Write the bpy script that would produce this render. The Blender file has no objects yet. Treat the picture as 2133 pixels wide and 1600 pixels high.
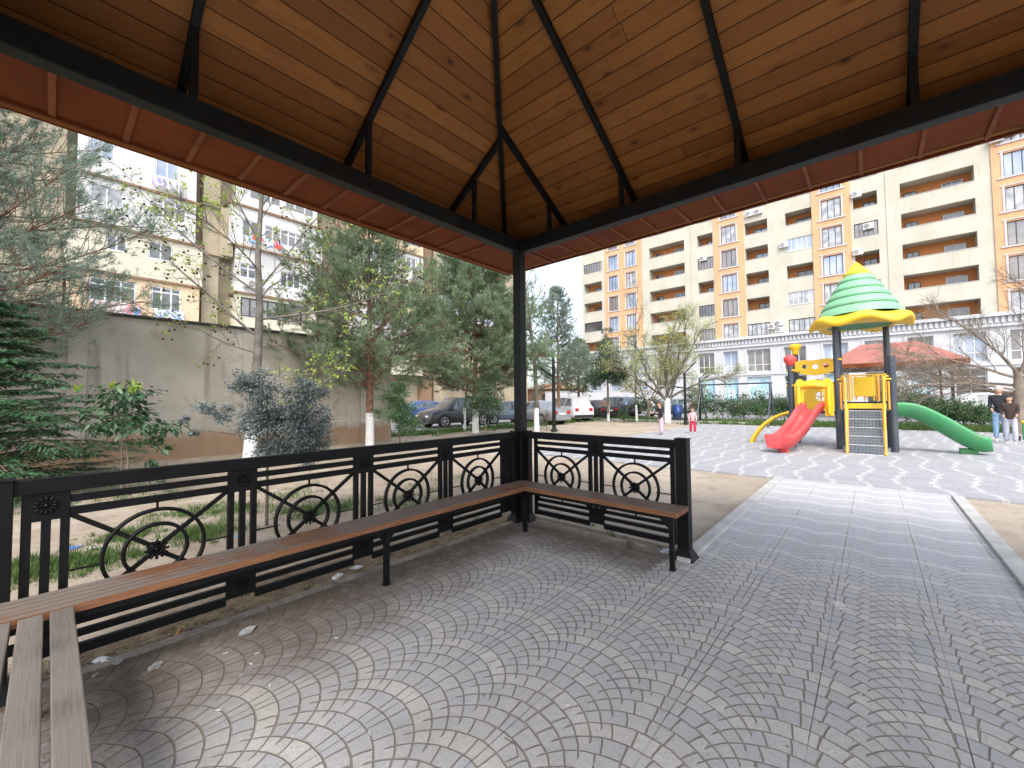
import bpy, bmesh, math, random
import numpy as np
from mathutils import Vector, Matrix
random.seed(7)
rng = np.random.default_rng(11)
S = bpy.context.scene
C = S.collection
PI = math.pi
# ---------------------------------------------------------------- camera
# x runs along the long rail of the shelter (away from its corner post), y along the short rail, z up
CP = np.array([3.9903, 3.3809, 1.5])
CF = np.array([-0.74926422, -0.66114381, 0.03862617])
CR = np.array([-0.66187472, 0.7495588, -0.00913592])
CU = np.array([0.02291243, 0.0324109, 0.99921197])
FOC = 851.288
cd = bpy.data.cameras.new('camera'); cam = bpy.data.objects.new('camera', cd); C.objects.link(cam)
cd.sensor_width = 36; cd.lens = FOC / 2133 * 36; cd.clip_start = .05; cd.clip_end = 2000
cam.matrix_world = Matrix([[CR[0], CU[0], -CF[0], CP[0]], [CR[1], CU[1], -CF[1], CP[1]], [CR[2], CU[2], -CF[2], CP[2]], [0, 0, 0, 1]])
S.camera = cam
# ---------------------------------------------------------------- sky, sun, exposure
SUN_EL, SUN_AZ = math.radians(52), math.radians(38)      # azimuth measured from +x towards +y
w = bpy.data.worlds.new('World'); S.world = w; w.use_nodes = True
nt = w.node_tree; bg = nt.nodes['Background']
sky = nt.nodes.new('ShaderNodeTexSky'); sky.sky_type = 'NISHITA'; sky.sun_disc = False
sky.sun_elevation = SUN_EL; sky.sun_rotation = PI / 2 - SUN_AZ
sky.air_density = 1.0; sky.dust_density = 3.5; sky.ozone_density = 1.0; sky.altitude = 50
hs = nt.nodes.new('ShaderNodeHueSaturation'); hs.inputs['Saturation'].default_value = .55      # thin bright overcast
nt.links.new(sky.outputs[0], hs.inputs['Color']); nt.links.new(hs.outputs[0], bg.inputs[0]); bg.inputs[1].default_value = 0.15
sl = bpy.data.lights.new('sun', 'SUN'); sl.energy = .5; sl.angle = math.radians(14); sl.color = (1.0, .965, .91)
so = bpy.data.objects.new('sun', sl); C.objects.link(so)
sd = Vector((math.cos(SUN_EL) * math.cos(SUN_AZ), math.cos(SUN_EL) * math.sin(SUN_AZ), math.sin(SUN_EL)))
so.rotation_euler = sd.to_track_quat('Z', 'Y').to_euler(); so.location = (0, 0, 60)
S.view_settings.view_transform = 'Standard'; S.view_settings.look = 'None'
S.view_settings.exposure = 1.52; S.view_settings.gamma = 1
S.render.engine = 'CYCLES'
try:
    S.cycles.max_bounces = 8; S.cycles.diffuse_bounces = 5; S.cycles.transparent_max_bounces = 8
except Exception: pass

# ---------------------------------------------------------------- helpers
def ray(px, py): return CF + (px - 1066.5) / FOC * CR + (800 - py) / FOC * CU
def at(px, py, z=0.0):
    v = ray(px, py); t = (z - CP[2]) / v[2]; q = CP + t * v; return Vector((q[0], q[1], z))
def atd(px, py, d):
    """point on the photograph's ray at a distance d along the viewing direction"""
    q = CP + d * ray(px, py); return Vector(q.tolist())

def tag(o, label=None, cat=None, group=None, kind=None):
    if label: o['label'] = label
    if cat: o['category'] = cat
    if group: o['group'] = group
    if kind: o['kind'] = kind
    return o
def gp(px, depth):
    q = CP + depth * (CF + (px - 1066.5) / FOC * CR); return Vector((q[0], q[1], 0))
def thing(name, label, cat, loc=(0, 0, 0), rz=0, group=None):
    o = bpy.data.objects.new(name, None); C.objects.link(o); o.empty_display_size = .2
    o.location = loc; o.rotation_euler = (0, 0, rz); return tag(o, label, cat, group)
def copy_tree(o, parent=None):
    c = o.copy(); C.objects.link(c)
    if parent is not None: c.parent = parent
    for ch in list(o.children): copy_tree(ch, c)
    return c

class MB:
    def __init__(s): s.v = []; s.f = []; s.m = []; s.sm = []
    def add(s, verts, faces, mi=0, smooth=False):
        n = len(s.v); s.v.extend([tuple(map(float, p)) for p in verts])
        for f in faces: s.f.append([n + i for i in f]); s.m.append(mi); s.sm.append(smooth)
        return s
    def box(s, x0, x1, y0, y1, z0, z1, mi=0):
        vs = [(x, y, z) for z in (z0, z1) for y in (y0, y1) for x in (x0, x1)]
        return s.add(vs, [(0, 2, 3, 1), (4, 5, 7, 6), (0, 1, 5, 4), (2, 6, 7, 3), (0, 4, 6, 2), (1, 3, 7, 5)], mi)
    def bar(s, a, b, w, h, up=(0, 0, 1), mi=0):
        a = Vector(a); b = Vector(b); d = (b - a).normalized(); up = Vector(up)
        sx = d.cross(up)
        if sx.length < 1e-4: sx = d.cross(Vector((1, 0, 0)))
        sx.normalize(); sy = sx.cross(d).normalized()
        vs = []
        for p in (a, b):
            for i, j in ((-1, -1), (1, -1), (1, 1), (-1, 1)): vs.append(p + sx * i * w / 2 + sy * j * h / 2)
        return s.add(vs, [(0, 3, 2, 1), (4, 5, 6, 7), (0, 1, 5, 4), (1, 2, 6, 5), (2, 3, 7, 6), (3, 0, 4, 7)], mi)
    def tube(s, pts, rad, n=8, mi=0, smooth=True, cap=True):
        pts = [Vector(p) for p in pts]; k = len(pts)
        if not hasattr(rad, '__len__'): rad = [rad] * k
        vs = []; prev = None
        for i, p in enumerate(pts):
            d = (pts[min(i + 1, k - 1)] - pts[max(i - 1, 0)])
            d = d.normalized() if d.length > 1e-9 else Vector((0, 0, 1))
            if prev is None:
                x = d.cross(Vector((0, 0, 1)))
                if x.length < 1e-3: x = d.cross(Vector((1, 0, 0)))
            else: x = prev - d * prev.dot(d)
            x.normalize(); prev = x; y = d.cross(x)
            for j in range(n):
                t = 2 * PI * j / n; vs.append(p + (x * math.cos(t) + y * math.sin(t)) * rad[i])
        fs = [(i * n + j, i * n + (j + 1) % n, (i + 1) * n + (j + 1) % n, (i + 1) * n + j) for i in range(k - 1) for j in range(n)]
        s.add(vs, fs, mi, smooth)
        if cap: s.add(vs[:n][::-1], [tuple(range(n))], mi); s.add(vs[-n:], [tuple(range(n))], mi)
        return s
    def lathe(s, prof, c=(0, 0, 0), n=24, mi=0, smooth=True, fr=None, axis='z'):
        vs = []; c = Vector(c)
        for r, z in prof:
            for j in range(n):
                t = 2 * PI * j / n; rr = r if fr is None else fr(r, z, t); zz = z
                if isinstance(rr, tuple): rr, zz = rr
                q = (rr * math.cos(t), rr * math.sin(t), zz)
                if axis == 'x': q = (q[2], q[0], q[1])
                elif axis == 'y': q = (q[0], q[2], q[1])
                vs.append(c + Vector(q))
        fs = [(i * n + j, i * n + (j + 1) % n, (i + 1) * n + (j + 1) % n, (i + 1) * n + j) for i in range(len(prof) - 1) for j in range(n)]
        return s.add(vs, fs, mi, smooth)
    def prism(s, poly, dirv, mi=0, smooth=False):
        """extrude a closed polygon (list of 3-D points) by dirv"""
        n = len(poly); d = Vector(dirv); a = [Vector(p) for p in poly]; b = [p + d for p in a]
        s.add(a + b, [tuple(range(n))[::-1], tuple(range(n, 2 * n))], mi)
        s.add(a + b, [(i, (i + 1) % n, n + (i + 1) % n, n + i) for i in range(n)], mi, smooth); return s
    def ring(s, c, ax, R, wr, wd, n=36, mi=0):
        """flat hoop: centre c, axis 'x' or 'y' (normal), radius R, radial width wr, depth wd"""
        vs = []
        for j in range(n):
            t = 2 * PI * j / n
            for (r, d) in ((R - wr / 2, -wd / 2), (R + wr / 2, -wd / 2), (R + wr / 2, wd / 2), (R - wr / 2, wd / 2)):
                a, b = r * math.cos(t), r * math.sin(t)
                vs.append((c[0] + (d if ax == 'x' else a), c[1] + (a if ax == 'x' else d), c[2] + b))
        fs = []
        for j in range(n):
            k = (j + 1) % n
            for i in range(4): fs.append((j * 4 + i, k * 4 + i, k * 4 + (i + 1) % 4, j * 4 + (i + 1) % 4))
        return s.add(vs, fs, mi, True)
    def build(s, name, mats, parent=None, bevel=0, smooth=False, auto=False):
        me = bpy.data.meshes.new(name); me.from_pydata(s.v, [], s.f)
        if not isinstance(mats, (list, tuple)): mats = [mats]
        for m in mats: me.materials.append(m)
        me.polygons.foreach_set('material_index', s.m)
        me.polygons.foreach_set('use_smooth', [bool(x or smooth) for x in s.sm])
        bm = bmesh.new(); bm.from_mesh(me); bmesh.ops.recalc_face_normals(bm, faces=bm.faces); bm.to_mesh(me); bm.free()
        me.update()
        o = bpy.data.objects.new(name, me); C.objects.link(o)
        if parent is not None: o.parent = parent
        if bevel:
            b = o.modifiers.new('bevel', 'BEVEL'); b.width = bevel; b.segments = 2; b.limit_method = 'ANGLE'; b.angle_limit = math.radians(40)
        return o

def np_mesh(name, V, F, mats, parent=None, mi=None, smooth=False):
    """V (n,3) array, F (m,k) array of one face size"""
    me = bpy.data.meshes.new(name); V = np.asarray(V, np.float32); F = np.asarray(F, np.int32); k = F.shape[1]
    me.vertices.add(len(V)); me.vertices.foreach_set('co', V.ravel())
    me.loops.add(F.size); me.loops.foreach_set('vertex_index', F.ravel())
    me.polygons.add(len(F)); me.polygons.foreach_set('loop_start', np.arange(0, F.size, k, dtype=np.int32))
    try: me.polygons.foreach_set('loop_total', np.full(len(F), k, np.int32))
    except Exception: pass
    for m in (mats if isinstance(mats, (list, tuple)) else [mats]): me.materials.append(m)
    if mi is not None: me.polygons.foreach_set('material_index', np.asarray(mi, np.int32))
    me.update(calc_edges=True); me.validate()
    o = bpy.data.objects.new(name, me); C.objects.link(o)
    if parent is not None: o.parent = parent
    return o

# ---------------------------------------------------------------- node expressions
class X:
    def __init__(s, nt, v): s.nt = nt; s.v = v
    def _b(s, op, *a, clamp=False):
        n = s.nt.nodes.new('ShaderNodeMath'); n.operation = op; n.use_clamp = clamp
        for i, q in enumerate((s,) + a):
            q = q.v if isinstance(q, X) else q
            if isinstance(q, (int, float)): n.inputs[i].default_value = q
            else: s.nt.links.new(q, n.inputs[i])
        return X(s.nt, n.outputs[0])
    def __add__(s, o): return s._b('ADD', o)
    def __radd__(s, o): return s._b('ADD', o)
    def __sub__(s, o): return s._b('SUBTRACT', o)
    def __rsub__(s, o): return X(s.nt, o)._b('SUBTRACT', s)
    def __mul__(s, o): return s._b('MULTIPLY', o)
    def __rmul__(s, o): return s._b('MULTIPLY', o)
    def __truediv__(s, o): return s._b('DIVIDE', o)
    def fract(s): return s._b('FRACT')
    def floor(s): return s._b('FLOOR')
    def sqrt(s): return s._b('SQRT')
    def abs(s): return s._b('ABSOLUTE')
    def sin(s): return s._b('SINE')
    def sign(s): return s._b('SIGN')
    def min(s, o): return s._b('MINIMUM', o)
    def max(s, o): return s._b('MAXIMUM', o)
    def lt(s, o): return s._b('LESS_THAN', o)
    def gt(s, o): return s._b('GREATER_THAN', o)
    def mod(s, o): return s._b('FLOORED_MODULO', o)
    def ramp(s, a, b):
        n = s.nt.nodes.new('ShaderNodeMapRange'); n.clamp = True; n.interpolation_type = 'SMOOTHSTEP'
        s.nt.links.new(s.v, n.inputs[0]); n.inputs[1].default_value = a; n.inputs[2].default_value = b
        return X(s.nt, n.outputs[0])
class MatB:
    def __init__(s, name, rough=.7, metal=0.0, spec=.5):
        m = bpy.data.materials.new(name); m.use_nodes = True; s.m = m; s.nt = m.node_tree; s.b = s.nt.nodes['Principled BSDF']
        s.b.inputs['Roughness'].default_value = rough; s.b.inputs['Metallic'].default_value = metal
        s.b.inputs['Specular IOR Level'].default_value = spec
        s.tc = s.nt.nodes.new('ShaderNodeTexCoord')
    def xyz(s, src='Object'):
        n = s.nt.nodes.new('ShaderNodeSeparateXYZ'); s.nt.links.new(s.tc.outputs[src], n.inputs[0]); return [X(s.nt, o) for o in n.outputs]
    def vec(s, *c):
        n = s.nt.nodes.new('ShaderNodeCombineXYZ')
        for i, q in enumerate(c):
            if isinstance(q, X): s.nt.links.new(q.v, n.inputs[i])
            else: n.inputs[i].default_value = q
        return n.outputs[0]
    def noise(s, scale, detail=4, rough=.55, vec=None, out='Fac', dist=0):
        n = s.nt.nodes.new('ShaderNodeTexNoise'); n.inputs['Scale'].default_value = scale; n.inputs['Detail'].default_value = detail
        n.inputs['Roughness'].default_value = rough; n.inputs['Distortion'].default_value = dist
        s.nt.links.new(vec if vec is not None else s.tc.outputs['Object'], n.inputs['Vector']); return X(s.nt, n.outputs[out])
    def white(s, vec):
        n = s.nt.nodes.new('ShaderNodeTexWhiteNoise'); n.noise_dimensions = '3D'; s.nt.links.new(vec, n.inputs['Vector']); return X(s.nt, n.outputs['Value'])
    def voro(s, scale, vec=None, feature='F1', out='Distance', rnd=1.0):
        n = s.nt.nodes.new('ShaderNodeTexVoronoi'); n.feature = feature; n.inputs['Scale'].default_value = scale; n.inputs['Randomness'].default_value = rnd
        s.nt.links.new(vec if vec is not None else s.tc.outputs['Object'], n.inputs['Vector']); return X(s.nt, n.outputs[out])
    def mix(s, f, a, b, mode='MIX'):
        n = s.nt.nodes.new('ShaderNodeMix'); n.data_type = 'RGBA'; n.blend_type = mode
        for idx, q in ((0, f), (6, a), (7, b)):
            if isinstance(q, X): s.nt.links.new(q.v, n.inputs[idx])
            elif isinstance(q, (int, float)): n.inputs[idx].default_value = q
            elif isinstance(q, tuple): n.inputs[idx].default_value = (q + (1,)) if len(q) == 3 else q
            else: s.nt.links.new(q, n.inputs[idx])
        return n.outputs[2]
    def color(s, c):
        if isinstance(c, tuple): s.b.inputs['Base Color'].default_value = c + (1,)
        else: s.nt.links.new(c, s.b.inputs['Base Color'])
        return s
    def rough(s, x): s.nt.links.new(x.v, s.b.inputs['Roughness']); return s
    def bump(s, h, dist=.01, strength=.5):
        n = s.nt.nodes.new('ShaderNodeBump'); n.inputs['Strength'].default_value = strength; n.inputs['Distance'].default_value = dist
        s.nt.links.new(h.v, n.inputs['Height']); s.nt.links.new(n.outputs[0], s.b.inputs['Normal']); return s

def simple(name, col, rough=.7, scale=3.0, var=.15, bump=0, metal=0, col2=None, spec=.5, bscale=None, detail=5):
    """one colour broken up by two scales of noise"""
    M = MatB(name, rough, metal, spec)
    a = M.noise(scale, detail); b = M.noise(scale * 7.3, 3)
    c2 = col2 if col2 else tuple(min(1, c * (1 - var * 1.8)) for c in col)
    c1 = tuple(min(1, c * (1 + var * .5)) for c in col)
    f = (a * .7 + b * .3).ramp(.3, .7)
    M.color(M.mix(f, c2, c1))
    M.rough((b * .25 + (rough - .12)))
    if bump: M.bump(M.noise(bscale or scale * 9, 4), bump, .6)
    return M.m
def leafmat(name, c1, c2, c3=None, scale=1.2, rough=.55, trans=.25):
    """foliage: colour varies from leaf to leaf and clump to clump, with light passing through"""
    M = MatB(name, rough, 0, .35)
    a = M.noise(scale, 3); b = M.noise(scale * 14, 2)
    col = M.mix(a.ramp(.35, .65), c1, c2)
    col = M.mix(b.ramp(.5, .75), col, c3 or tuple(min(1, x * 1.5) for x in c2))
    M.color(col)
    if trans:
        t = M.nt.nodes.new('ShaderNodeBsdfTranslucent'); M.nt.links.new(col, t.inputs[0])
        mx = M.nt.nodes.new('ShaderNodeMixShader'); mx.inputs[0].default_value = trans
        out = M.nt.nodes['Material Output']
        M.nt.links.new(M.b.outputs[0], mx.inputs[1]); M.nt.links.new(t.outputs[0], mx.inputs[2]); M.nt.links.new(mx.outputs[0], out.inputs[0])
    return M.m
def glassmat(name, col, rough=.06, scale=.6, col2=None):
    """window glass with a dark or curtained room behind it"""
    M = MatB(name, rough, 0, .9)
    M.color(M.mix(M.noise(scale, 3).ramp(.35, .65), col, col2 or tuple(c * .5 for c in col)))
    M.b.inputs['Coat Weight'].default_value = .6; M.b.inputs['Coat Roughness'].default_value = .03
    return M.m
# ================================================================ materials of the setting
def fan_paving():
    M = MatB('fan_paving', .82)
    x, y, z = M.xyz()
    wx = M.noise(9, 2, vec=M.vec(x, y, 0.0)) - .5; wy = M.noise(9, 2, vec=M.vec(y, x, 3.0)) - .5
    u = x + wx * .014; v = y + wy * .014
    vv = (v - 1.30) / .52; k = vv.floor(); m = vv.fract() * .52 - .26
    s = (0.1352 - m * m).sqrt() - .26
    wv = u + s; r = wv / .1; row = r.floor(); fr = r.fract()
    h = M.white(M.vec(row, k, 0.5)) - .5
    cs_ = (0.1352 - m * m).sqrt() / .3677
    mm = m * (1 + (fr - .5) * .27); th = (mm / .3677)._b('ARCSINE') * 57.2958
    c0 = (th + 52.5) / 15.0 + h * .22; i0 = c0.floor(); f0 = c0.fract(); j0 = f0.min(1 - f0) * .098
    mo = .52 - m.abs(); sq = (0.1352 - mo * mo).max(0.0001).sqrt(); wn = (u + sq - .26) / .1; fn = wn.fract(); jn = fn.min(1 - fn) * .1 * (sq / .3677)
    endz = m.abs().gt(.192); ci = i0 + endz * (wn.floor() + 40.0 + m.sign() * 300.0 - i0)
    jr = fr.min(1 - fr) * .1 * cs_; jc = j0 + endz * (jn - j0) + (1 - (x).ramp(-1.6, .2)) * .004
    sv = (y / .52).fract(); js = sv.min(1 - sv) * .52
    j = jr.min(jc)
    wid = M.noise(23, 2) * .0034 + M.noise(3, 3).ramp(.45, .7) * .0018
    joint = 1 - (j - wid).ramp(0.0, .003)
    deep = (1 - (js - wid * .5).ramp(0.0, .002)) * (M.noise(1.1, 3).ramp(.38, .58) * .75 + .1)
    light = row.mod(5.0)._b('COMPARE', 3.0, .3)
    q = M.white(M.vec(row, ci, k)); q2 = M.white(M.vec(ci, row, k + 7.0))
    fine = M.noise(60, 4); mid = M.noise(2.2, 3)
    dark = M.mix(q, (.45, .447, .44), (.51, .503, .488)); dark = M.mix(q2.gt(.7) * .7, dark, (.425, .435, .455))
    lite = M.mix(q, (.51, .495, .46), (.58, .565, .53))
    c = M.mix(light, dark, lite)
    c = M.mix((fine - .5).abs().ramp(.02, .2) * .35, c, (.22, .215, .21))
    c = M.mix(mid.ramp(.45, .8) * .35, c, (.44, .41, .36))
    chip = M.voro(16, vec=M.vec(x + wx * .3, y + wy * .3, 0.0)); c = M.mix((1 - chip.ramp(.02, .16)) * M.noise(3.3, 3).ramp(.46, .62) * .5, c, (.23, .215, .195))
    st_ = M.noise(.8, 5); c = M.mix(st_.ramp(.55, .75) * .42, c, (.25, .235, .215)); c = M.mix(M.noise(1.7, 5, vec=M.vec(x, y, 9.0)).ramp(.58, .72) * .3, c, (.52, .50, .47))
    # old cement smears crossing the stones
    smear = M.noise(5.0, 5, vec=M.vec(x * .5, y * 2.2, 0.0)).ramp(.56, .72) * .4
    c = M.mix(smear, c, (.42, .40, .38))
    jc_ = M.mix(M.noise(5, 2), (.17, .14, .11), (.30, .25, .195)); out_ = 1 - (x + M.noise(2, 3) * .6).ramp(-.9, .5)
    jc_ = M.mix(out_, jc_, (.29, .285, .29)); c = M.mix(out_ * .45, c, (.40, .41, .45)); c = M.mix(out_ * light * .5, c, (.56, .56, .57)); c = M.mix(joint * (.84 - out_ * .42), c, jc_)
    c = M.mix(deep, c, (.062, .05, .042))
    # soil trodden in along the two rails and under the benches
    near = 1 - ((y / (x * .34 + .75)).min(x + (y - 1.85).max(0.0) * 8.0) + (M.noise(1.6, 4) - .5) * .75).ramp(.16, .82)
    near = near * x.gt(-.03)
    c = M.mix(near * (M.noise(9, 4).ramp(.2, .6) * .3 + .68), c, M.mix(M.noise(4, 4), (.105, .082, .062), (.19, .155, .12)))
    M.color(c)
    M.rough(M.noise(7, 3) * .3 + .62)
    M.bump((1 - joint.max(deep)) * 1.0 + fine * .45 + q * .4 + M.noise(28, 3) * .5, .007, 1.0)
    return M.m
def plaza_paving():
    M = MatB('plaza_paving', .8)
    x, y, z = M.xyz()
    tri = ((x + 8.44) * (2 * PI / 2.35)).sin()._b('MULTIPLY', 1.0); tri = (((x + 7.85) * (2 * PI / 2.35)).sin() * .9 + ((x + 7.85) * (4 * PI / 2.35)).sin() * .12)
    jag = ((x * (PI / .24)).sin().sign() * .016)
    v = (y - .335 + tri * -.10 + jag) / .4825
    f = (v.fract() - .5).abs() * .965 - .0          # 0 at the stripe centre after shifting
    d = .4825 - f
    stripe = (1 - d.ramp(.062, .085)) * (.8 + M.noise(5, 2) * .3)
    # interlocking blocks
    bx = (x / .12); by = ((y + tri * -.10 + jag) / .24 + bx.floor() * .5)
    jx = bx.fract().min(1 - bx.fract()) * .12; jy = by.fract().min(1 - by.fract()) * .24
    joint = 1 - jx.min(jy).ramp(.002, .006)
    q = M.white(M.vec(bx.floor(), by.floor(), 1.0)); mid = M.noise(.9, 4)
    c = M.mix(q, (.275, .28, .30), (.325, .33, .35))
    c = M.mix(stripe, c, M.mix(q, (.40, .40, .405), (.47, .47, .47)))
    c = M.mix(mid.ramp(.5, .75) * .3, c, (.42, .39, .34))
    c = M.mix(joint * .55, c, (.17, .165, .16))
    M.color(c); M.bump((1 - joint) + M.noise(60, 3) * .3, .004, .6); M.rough(M.noise(3, 3) * .25 + .62)
    return M.m
def sand():
    M = MatB('sandy_soil', .95, 0, .2)
    x, y, z = M.xyz(); a = M.noise(.55, 5); b = M.noise(3.5, 6); c = M.noise(28, 4); p = M.voro(22)
    col = M.mix(a.ramp(.3, .7), (.33, .275, .215), (.42, .365, .295))
    col = M.mix(b.ramp(.45, .72) * .6, col, (.28, .225, .17))
    col = M.mix(c.ramp(.55, .75) * .5, col, (.52, .46, .38))
    col = M.mix((1 - p.ramp(.04, .12)) * M.noise(7, 2).ramp(.5, .62) * .8, col, (.22, .18, .14))
    brn = (x + (a - .5) * 3.0).ramp(-5.0, -.5) * (y + (b - .5) * .4).lt(.0); col = M.mix(brn * .75 * (b.ramp(.3, .7) * .6 + .4), col, (.25, .20, .15))
    edge_ = (1 - (y * -1 + (b - .5) * .3).ramp(.25, .55)) * (x.gt(-.3)); col = M.mix(edge_ * .8, col, (.13, .10, .07))
    col = M.mix(M.noise(1.9, 6).ramp(.54, .66) * .45, col, (.25, .20, .14)); col = M.mix(M.noise(11, 3).ramp(.60, .70) * .5, col, (.20, .155, .11))
    M.color(col); M.bump(b * .5 + c * .4 + M.noise(90, 3) * .2, .03, .8); return M.m
def asphalt():
    M = MatB('asphalt', .85)
    c = M.mix(M.noise(.7, 4).ramp(.35, .7), (.20, .20, .21), (.27, .27, .28)); c = M.mix(M.noise(80, 2).ramp(.55, .7) * .4, c, (.34, .34, .34))
    M.color(c); M.bump(M.noise(90, 3), .004, .5); return M.m
MAT = {}
MAT['fan'] = fan_paving(); MAT['plaza'] = plaza_paving(); MAT['sand'] = sand(); MAT['asphalt'] = asphalt()
MAT['kerb'] = simple('kerb_concrete', (.46, .455, .44), .85, 4, .14, .003)
MAT['kerbold'] = simple('kerb_brown', (.25, .21, .18), .9, 5, .3, .004)

def sheet(name, x0, x1, y0, y1, z, m, nx=1, ny=1, amp=0):
    vs = []; fs = []
    for j in range(ny + 1):
        for i in range(nx + 1):
            x = x0 + (x1 - x0) * i / nx; y = y0 + (y1 - y0) * j / ny
            h = amp * (math.sin(x * 1.3 + y * .7) * math.sin(y * 1.7 - x * .4)) if amp else 0
            vs.append((x, y, z + h))
    for j in range(ny):
        for i in range(nx): a = j * (nx + 1) + i; fs.append((a, a + 1, a + nx + 2, a + nx + 1))
    o = MB().add(vs, fs).build(name, m); o['kind'] = 'structure'; return o
sheet('ground', -700, 700, -700, 700, -.035, MAT['sand'])
sheet('road', -160, 160, -32.5, -13.0, -.024, MAT['asphalt'])
sheet('parking', -50, -25.5, -12.99, 60, -.020, MAT['asphalt'])
# shelter floor: a real slab 20 mm above the soil
def slab(name, x0, x1, y0, y1, z1, m, z0=-.2):
    o = MB().box(x0, x1, y0, y1, z0, z1).build(name, m); o['kind'] = 'structure'; return o
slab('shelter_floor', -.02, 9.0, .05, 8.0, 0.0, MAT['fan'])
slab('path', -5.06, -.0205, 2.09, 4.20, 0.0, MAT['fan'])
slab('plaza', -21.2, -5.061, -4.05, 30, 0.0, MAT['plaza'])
kb = MB()
for i in range(6): kb.box(-5.05 + i * .86, -5.05 + i * .86 + .854, 1.965, 2.088, -.2, .035)
for i in range(6): kb.box(-5.05 + i * .86 + .2, -5.05 + i * .86 + 1.054, 4.202, 4.33, -.2, .035)
o = kb.build('path_kerb', MAT['kerb'], bevel=.008); o['kind'] = 'structure'
kb = MB()
for i in range(7): kb.box(-.1 + i * 1.0, -.1 + i * 1.0 + .994, -.02, .048, -.2, .012)
for i in range(2): kb.box(-.07, -.022, 0 + i * 1.0, .994 + i * 1.0, -.2, .012)
o = kb.build('shelter_kerb', MAT['kerbold'], bevel=.006); o['kind'] = 'structure'
kb = MB()
for i in range(11): kb.box(-22.6, -22.45, -12.8 + i * 1.0, -12.8 + i * 1.0 + .99, -.2, .10)
for i in range(18): kb.box(-22.4 + i * 1.0, -22.4 + i * 1.0 + .99, -12.98, -12.83, -.2, .10)
o = kb.build('parking_kerb', MAT['kerb'], bevel=.01); o['kind'] = 'structure'

# ---------------------------------------------------------------- grass and litter (stuff)
GR = leafmat('grass_green', (.055, .115, .022), (.10, .18, .045), (.20, .27, .10), 2.5, .6, .3)
DRY = leafmat('dry_litter', (.20, .14, .08), (.38, .29, .18), (.58, .50, .36), 9, .85, .1)
def blades(name, spots, n, h, wdt, m, lab, flat=0.0):
    V = []; HS = []
    P = []
    for (cx, cy, rx, ry, k) in spots:
        kk = int(n * k); g = rng.normal(size=(kk, 2)) * .45
        nc = max(3, kk // 22); cl = rng.normal(size=(nc, 2)) * .5; ch_ = rng.uniform(.2, 1.5, nc); ci_ = rng.integers(0, nc, kk); g = cl[ci_] + rng.normal(size=(kk, 2)) * (.04 + .05 * ch_[ci_])[:, None]; HS.append(ch_[ci_])
        P.append(np.c_[cx + g[:, 0] * rx, cy + g[:, 1] * ry])
    P = np.vstack(P); N = len(P); a = rng.uniform(0, 2 * PI, N); hh = h * rng.uniform(.45, 1.2, N) * np.concatenate(HS)
    ln = rng.uniform(.1, .8, N) + flat * 2; b2 = rng.uniform(0, 2 * PI, N)
    base = np.c_[P, np.full(N, -.034)]
    dx = np.c_[np.cos(a), np.sin(a), np.zeros(N)] * wdt / 2
    tip = base + np.c_[np.cos(b2) * hh * ln, np.sin(b2) * hh * ln, hh * (1 - .85 * flat) + flat * .012]
    mid = (base + tip) / 2 + np.c_[np.zeros(N), np.zeros(N), hh * .18]
    V = np.stack([base - dx, base + dx, mid + dx * .7, mid - dx * .7, tip], 1).reshape(-1, 3)
    i = np.arange(N)[:, None] * 5
    F = np.vstack([i + [0, 1, 2], i + [0, 2, 3], i + [3, 2, 4]])
    o = np_mesh(name, V, F, m); tag(o, lab[0], lab[1], kind='stuff'); return o
sp = []
def patch(px, py, r, k=1.0):
    p = at(px, py); sp.append((p.x, p.y, r, r, k))
for a in ((180, 1165, .42, 2.2), (60, 1180, .35, 1.6), (250, 1110, .3, 1.0), (430, 1105, .4, 1.6), (480, 1060, .5, 1.2), (380, 1065, .45, .7), (640, 1060, .45, 1.0), (700, 1050, .4, .7), (850, 1040, .5, .8), (600, 1030, .7, .5), (900, 1000, .8, .4), (330, 1030, .6, .5)): patch(*a)
blades('grass', sp, 1500, .07, .006, GR, ('patches of fresh green grass on the bare soil behind the long railing', 'grass'))
sp = [(-24.0, y, 2.0, 1.6, 1.4) for y in range(-11, 22, 2)] + [(x, -12.0, 1.6, .9, .7) for x in range(-21, -6, 2)] + [(-22.3, y, .8, 1.4, .6) for y in range(-3, 14, 2)]
blades('grass', sp, 1100, .20, .03, GR, ('strip of longer green grass between the paved square and the parked cars', 'grass'))
sp = []
for a in ((1260, 1095, .2, .25), (1280, 1110, .2, .3), (1390, 1140, .14, .3), (1200, 1080, .3, .3), (1020, 1075, .25, .3)): patch(*a)
sp += [(1.2, -.03, .35, .08, .35), (.6, -.05, .4, .08, .4), (2.6, -.06, .2, .05, .3), (3.1, -.08, .3, .05, .4)]
blades('weeds', sp, 160, .045, .006, GR, ('sparse small weeds at the foot of the shelter railings', 'weeds'))
sp = [(x, -.13 + .03 * math.sin(x * 3), .34, .17, 1.2 if x > 1.4 else .45) for x in np.arange(-.1, 4.4, .3)] + [(.9, -.3, .8, .3, .4), (2.6, -.35, .9, .3, .6)]
blades('leaf_litter', sp, 2300, .06, .009, DRY, ('dry grass and leaf litter heaped along the foot of the long railing', 'litter'), flat=.75)
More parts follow.
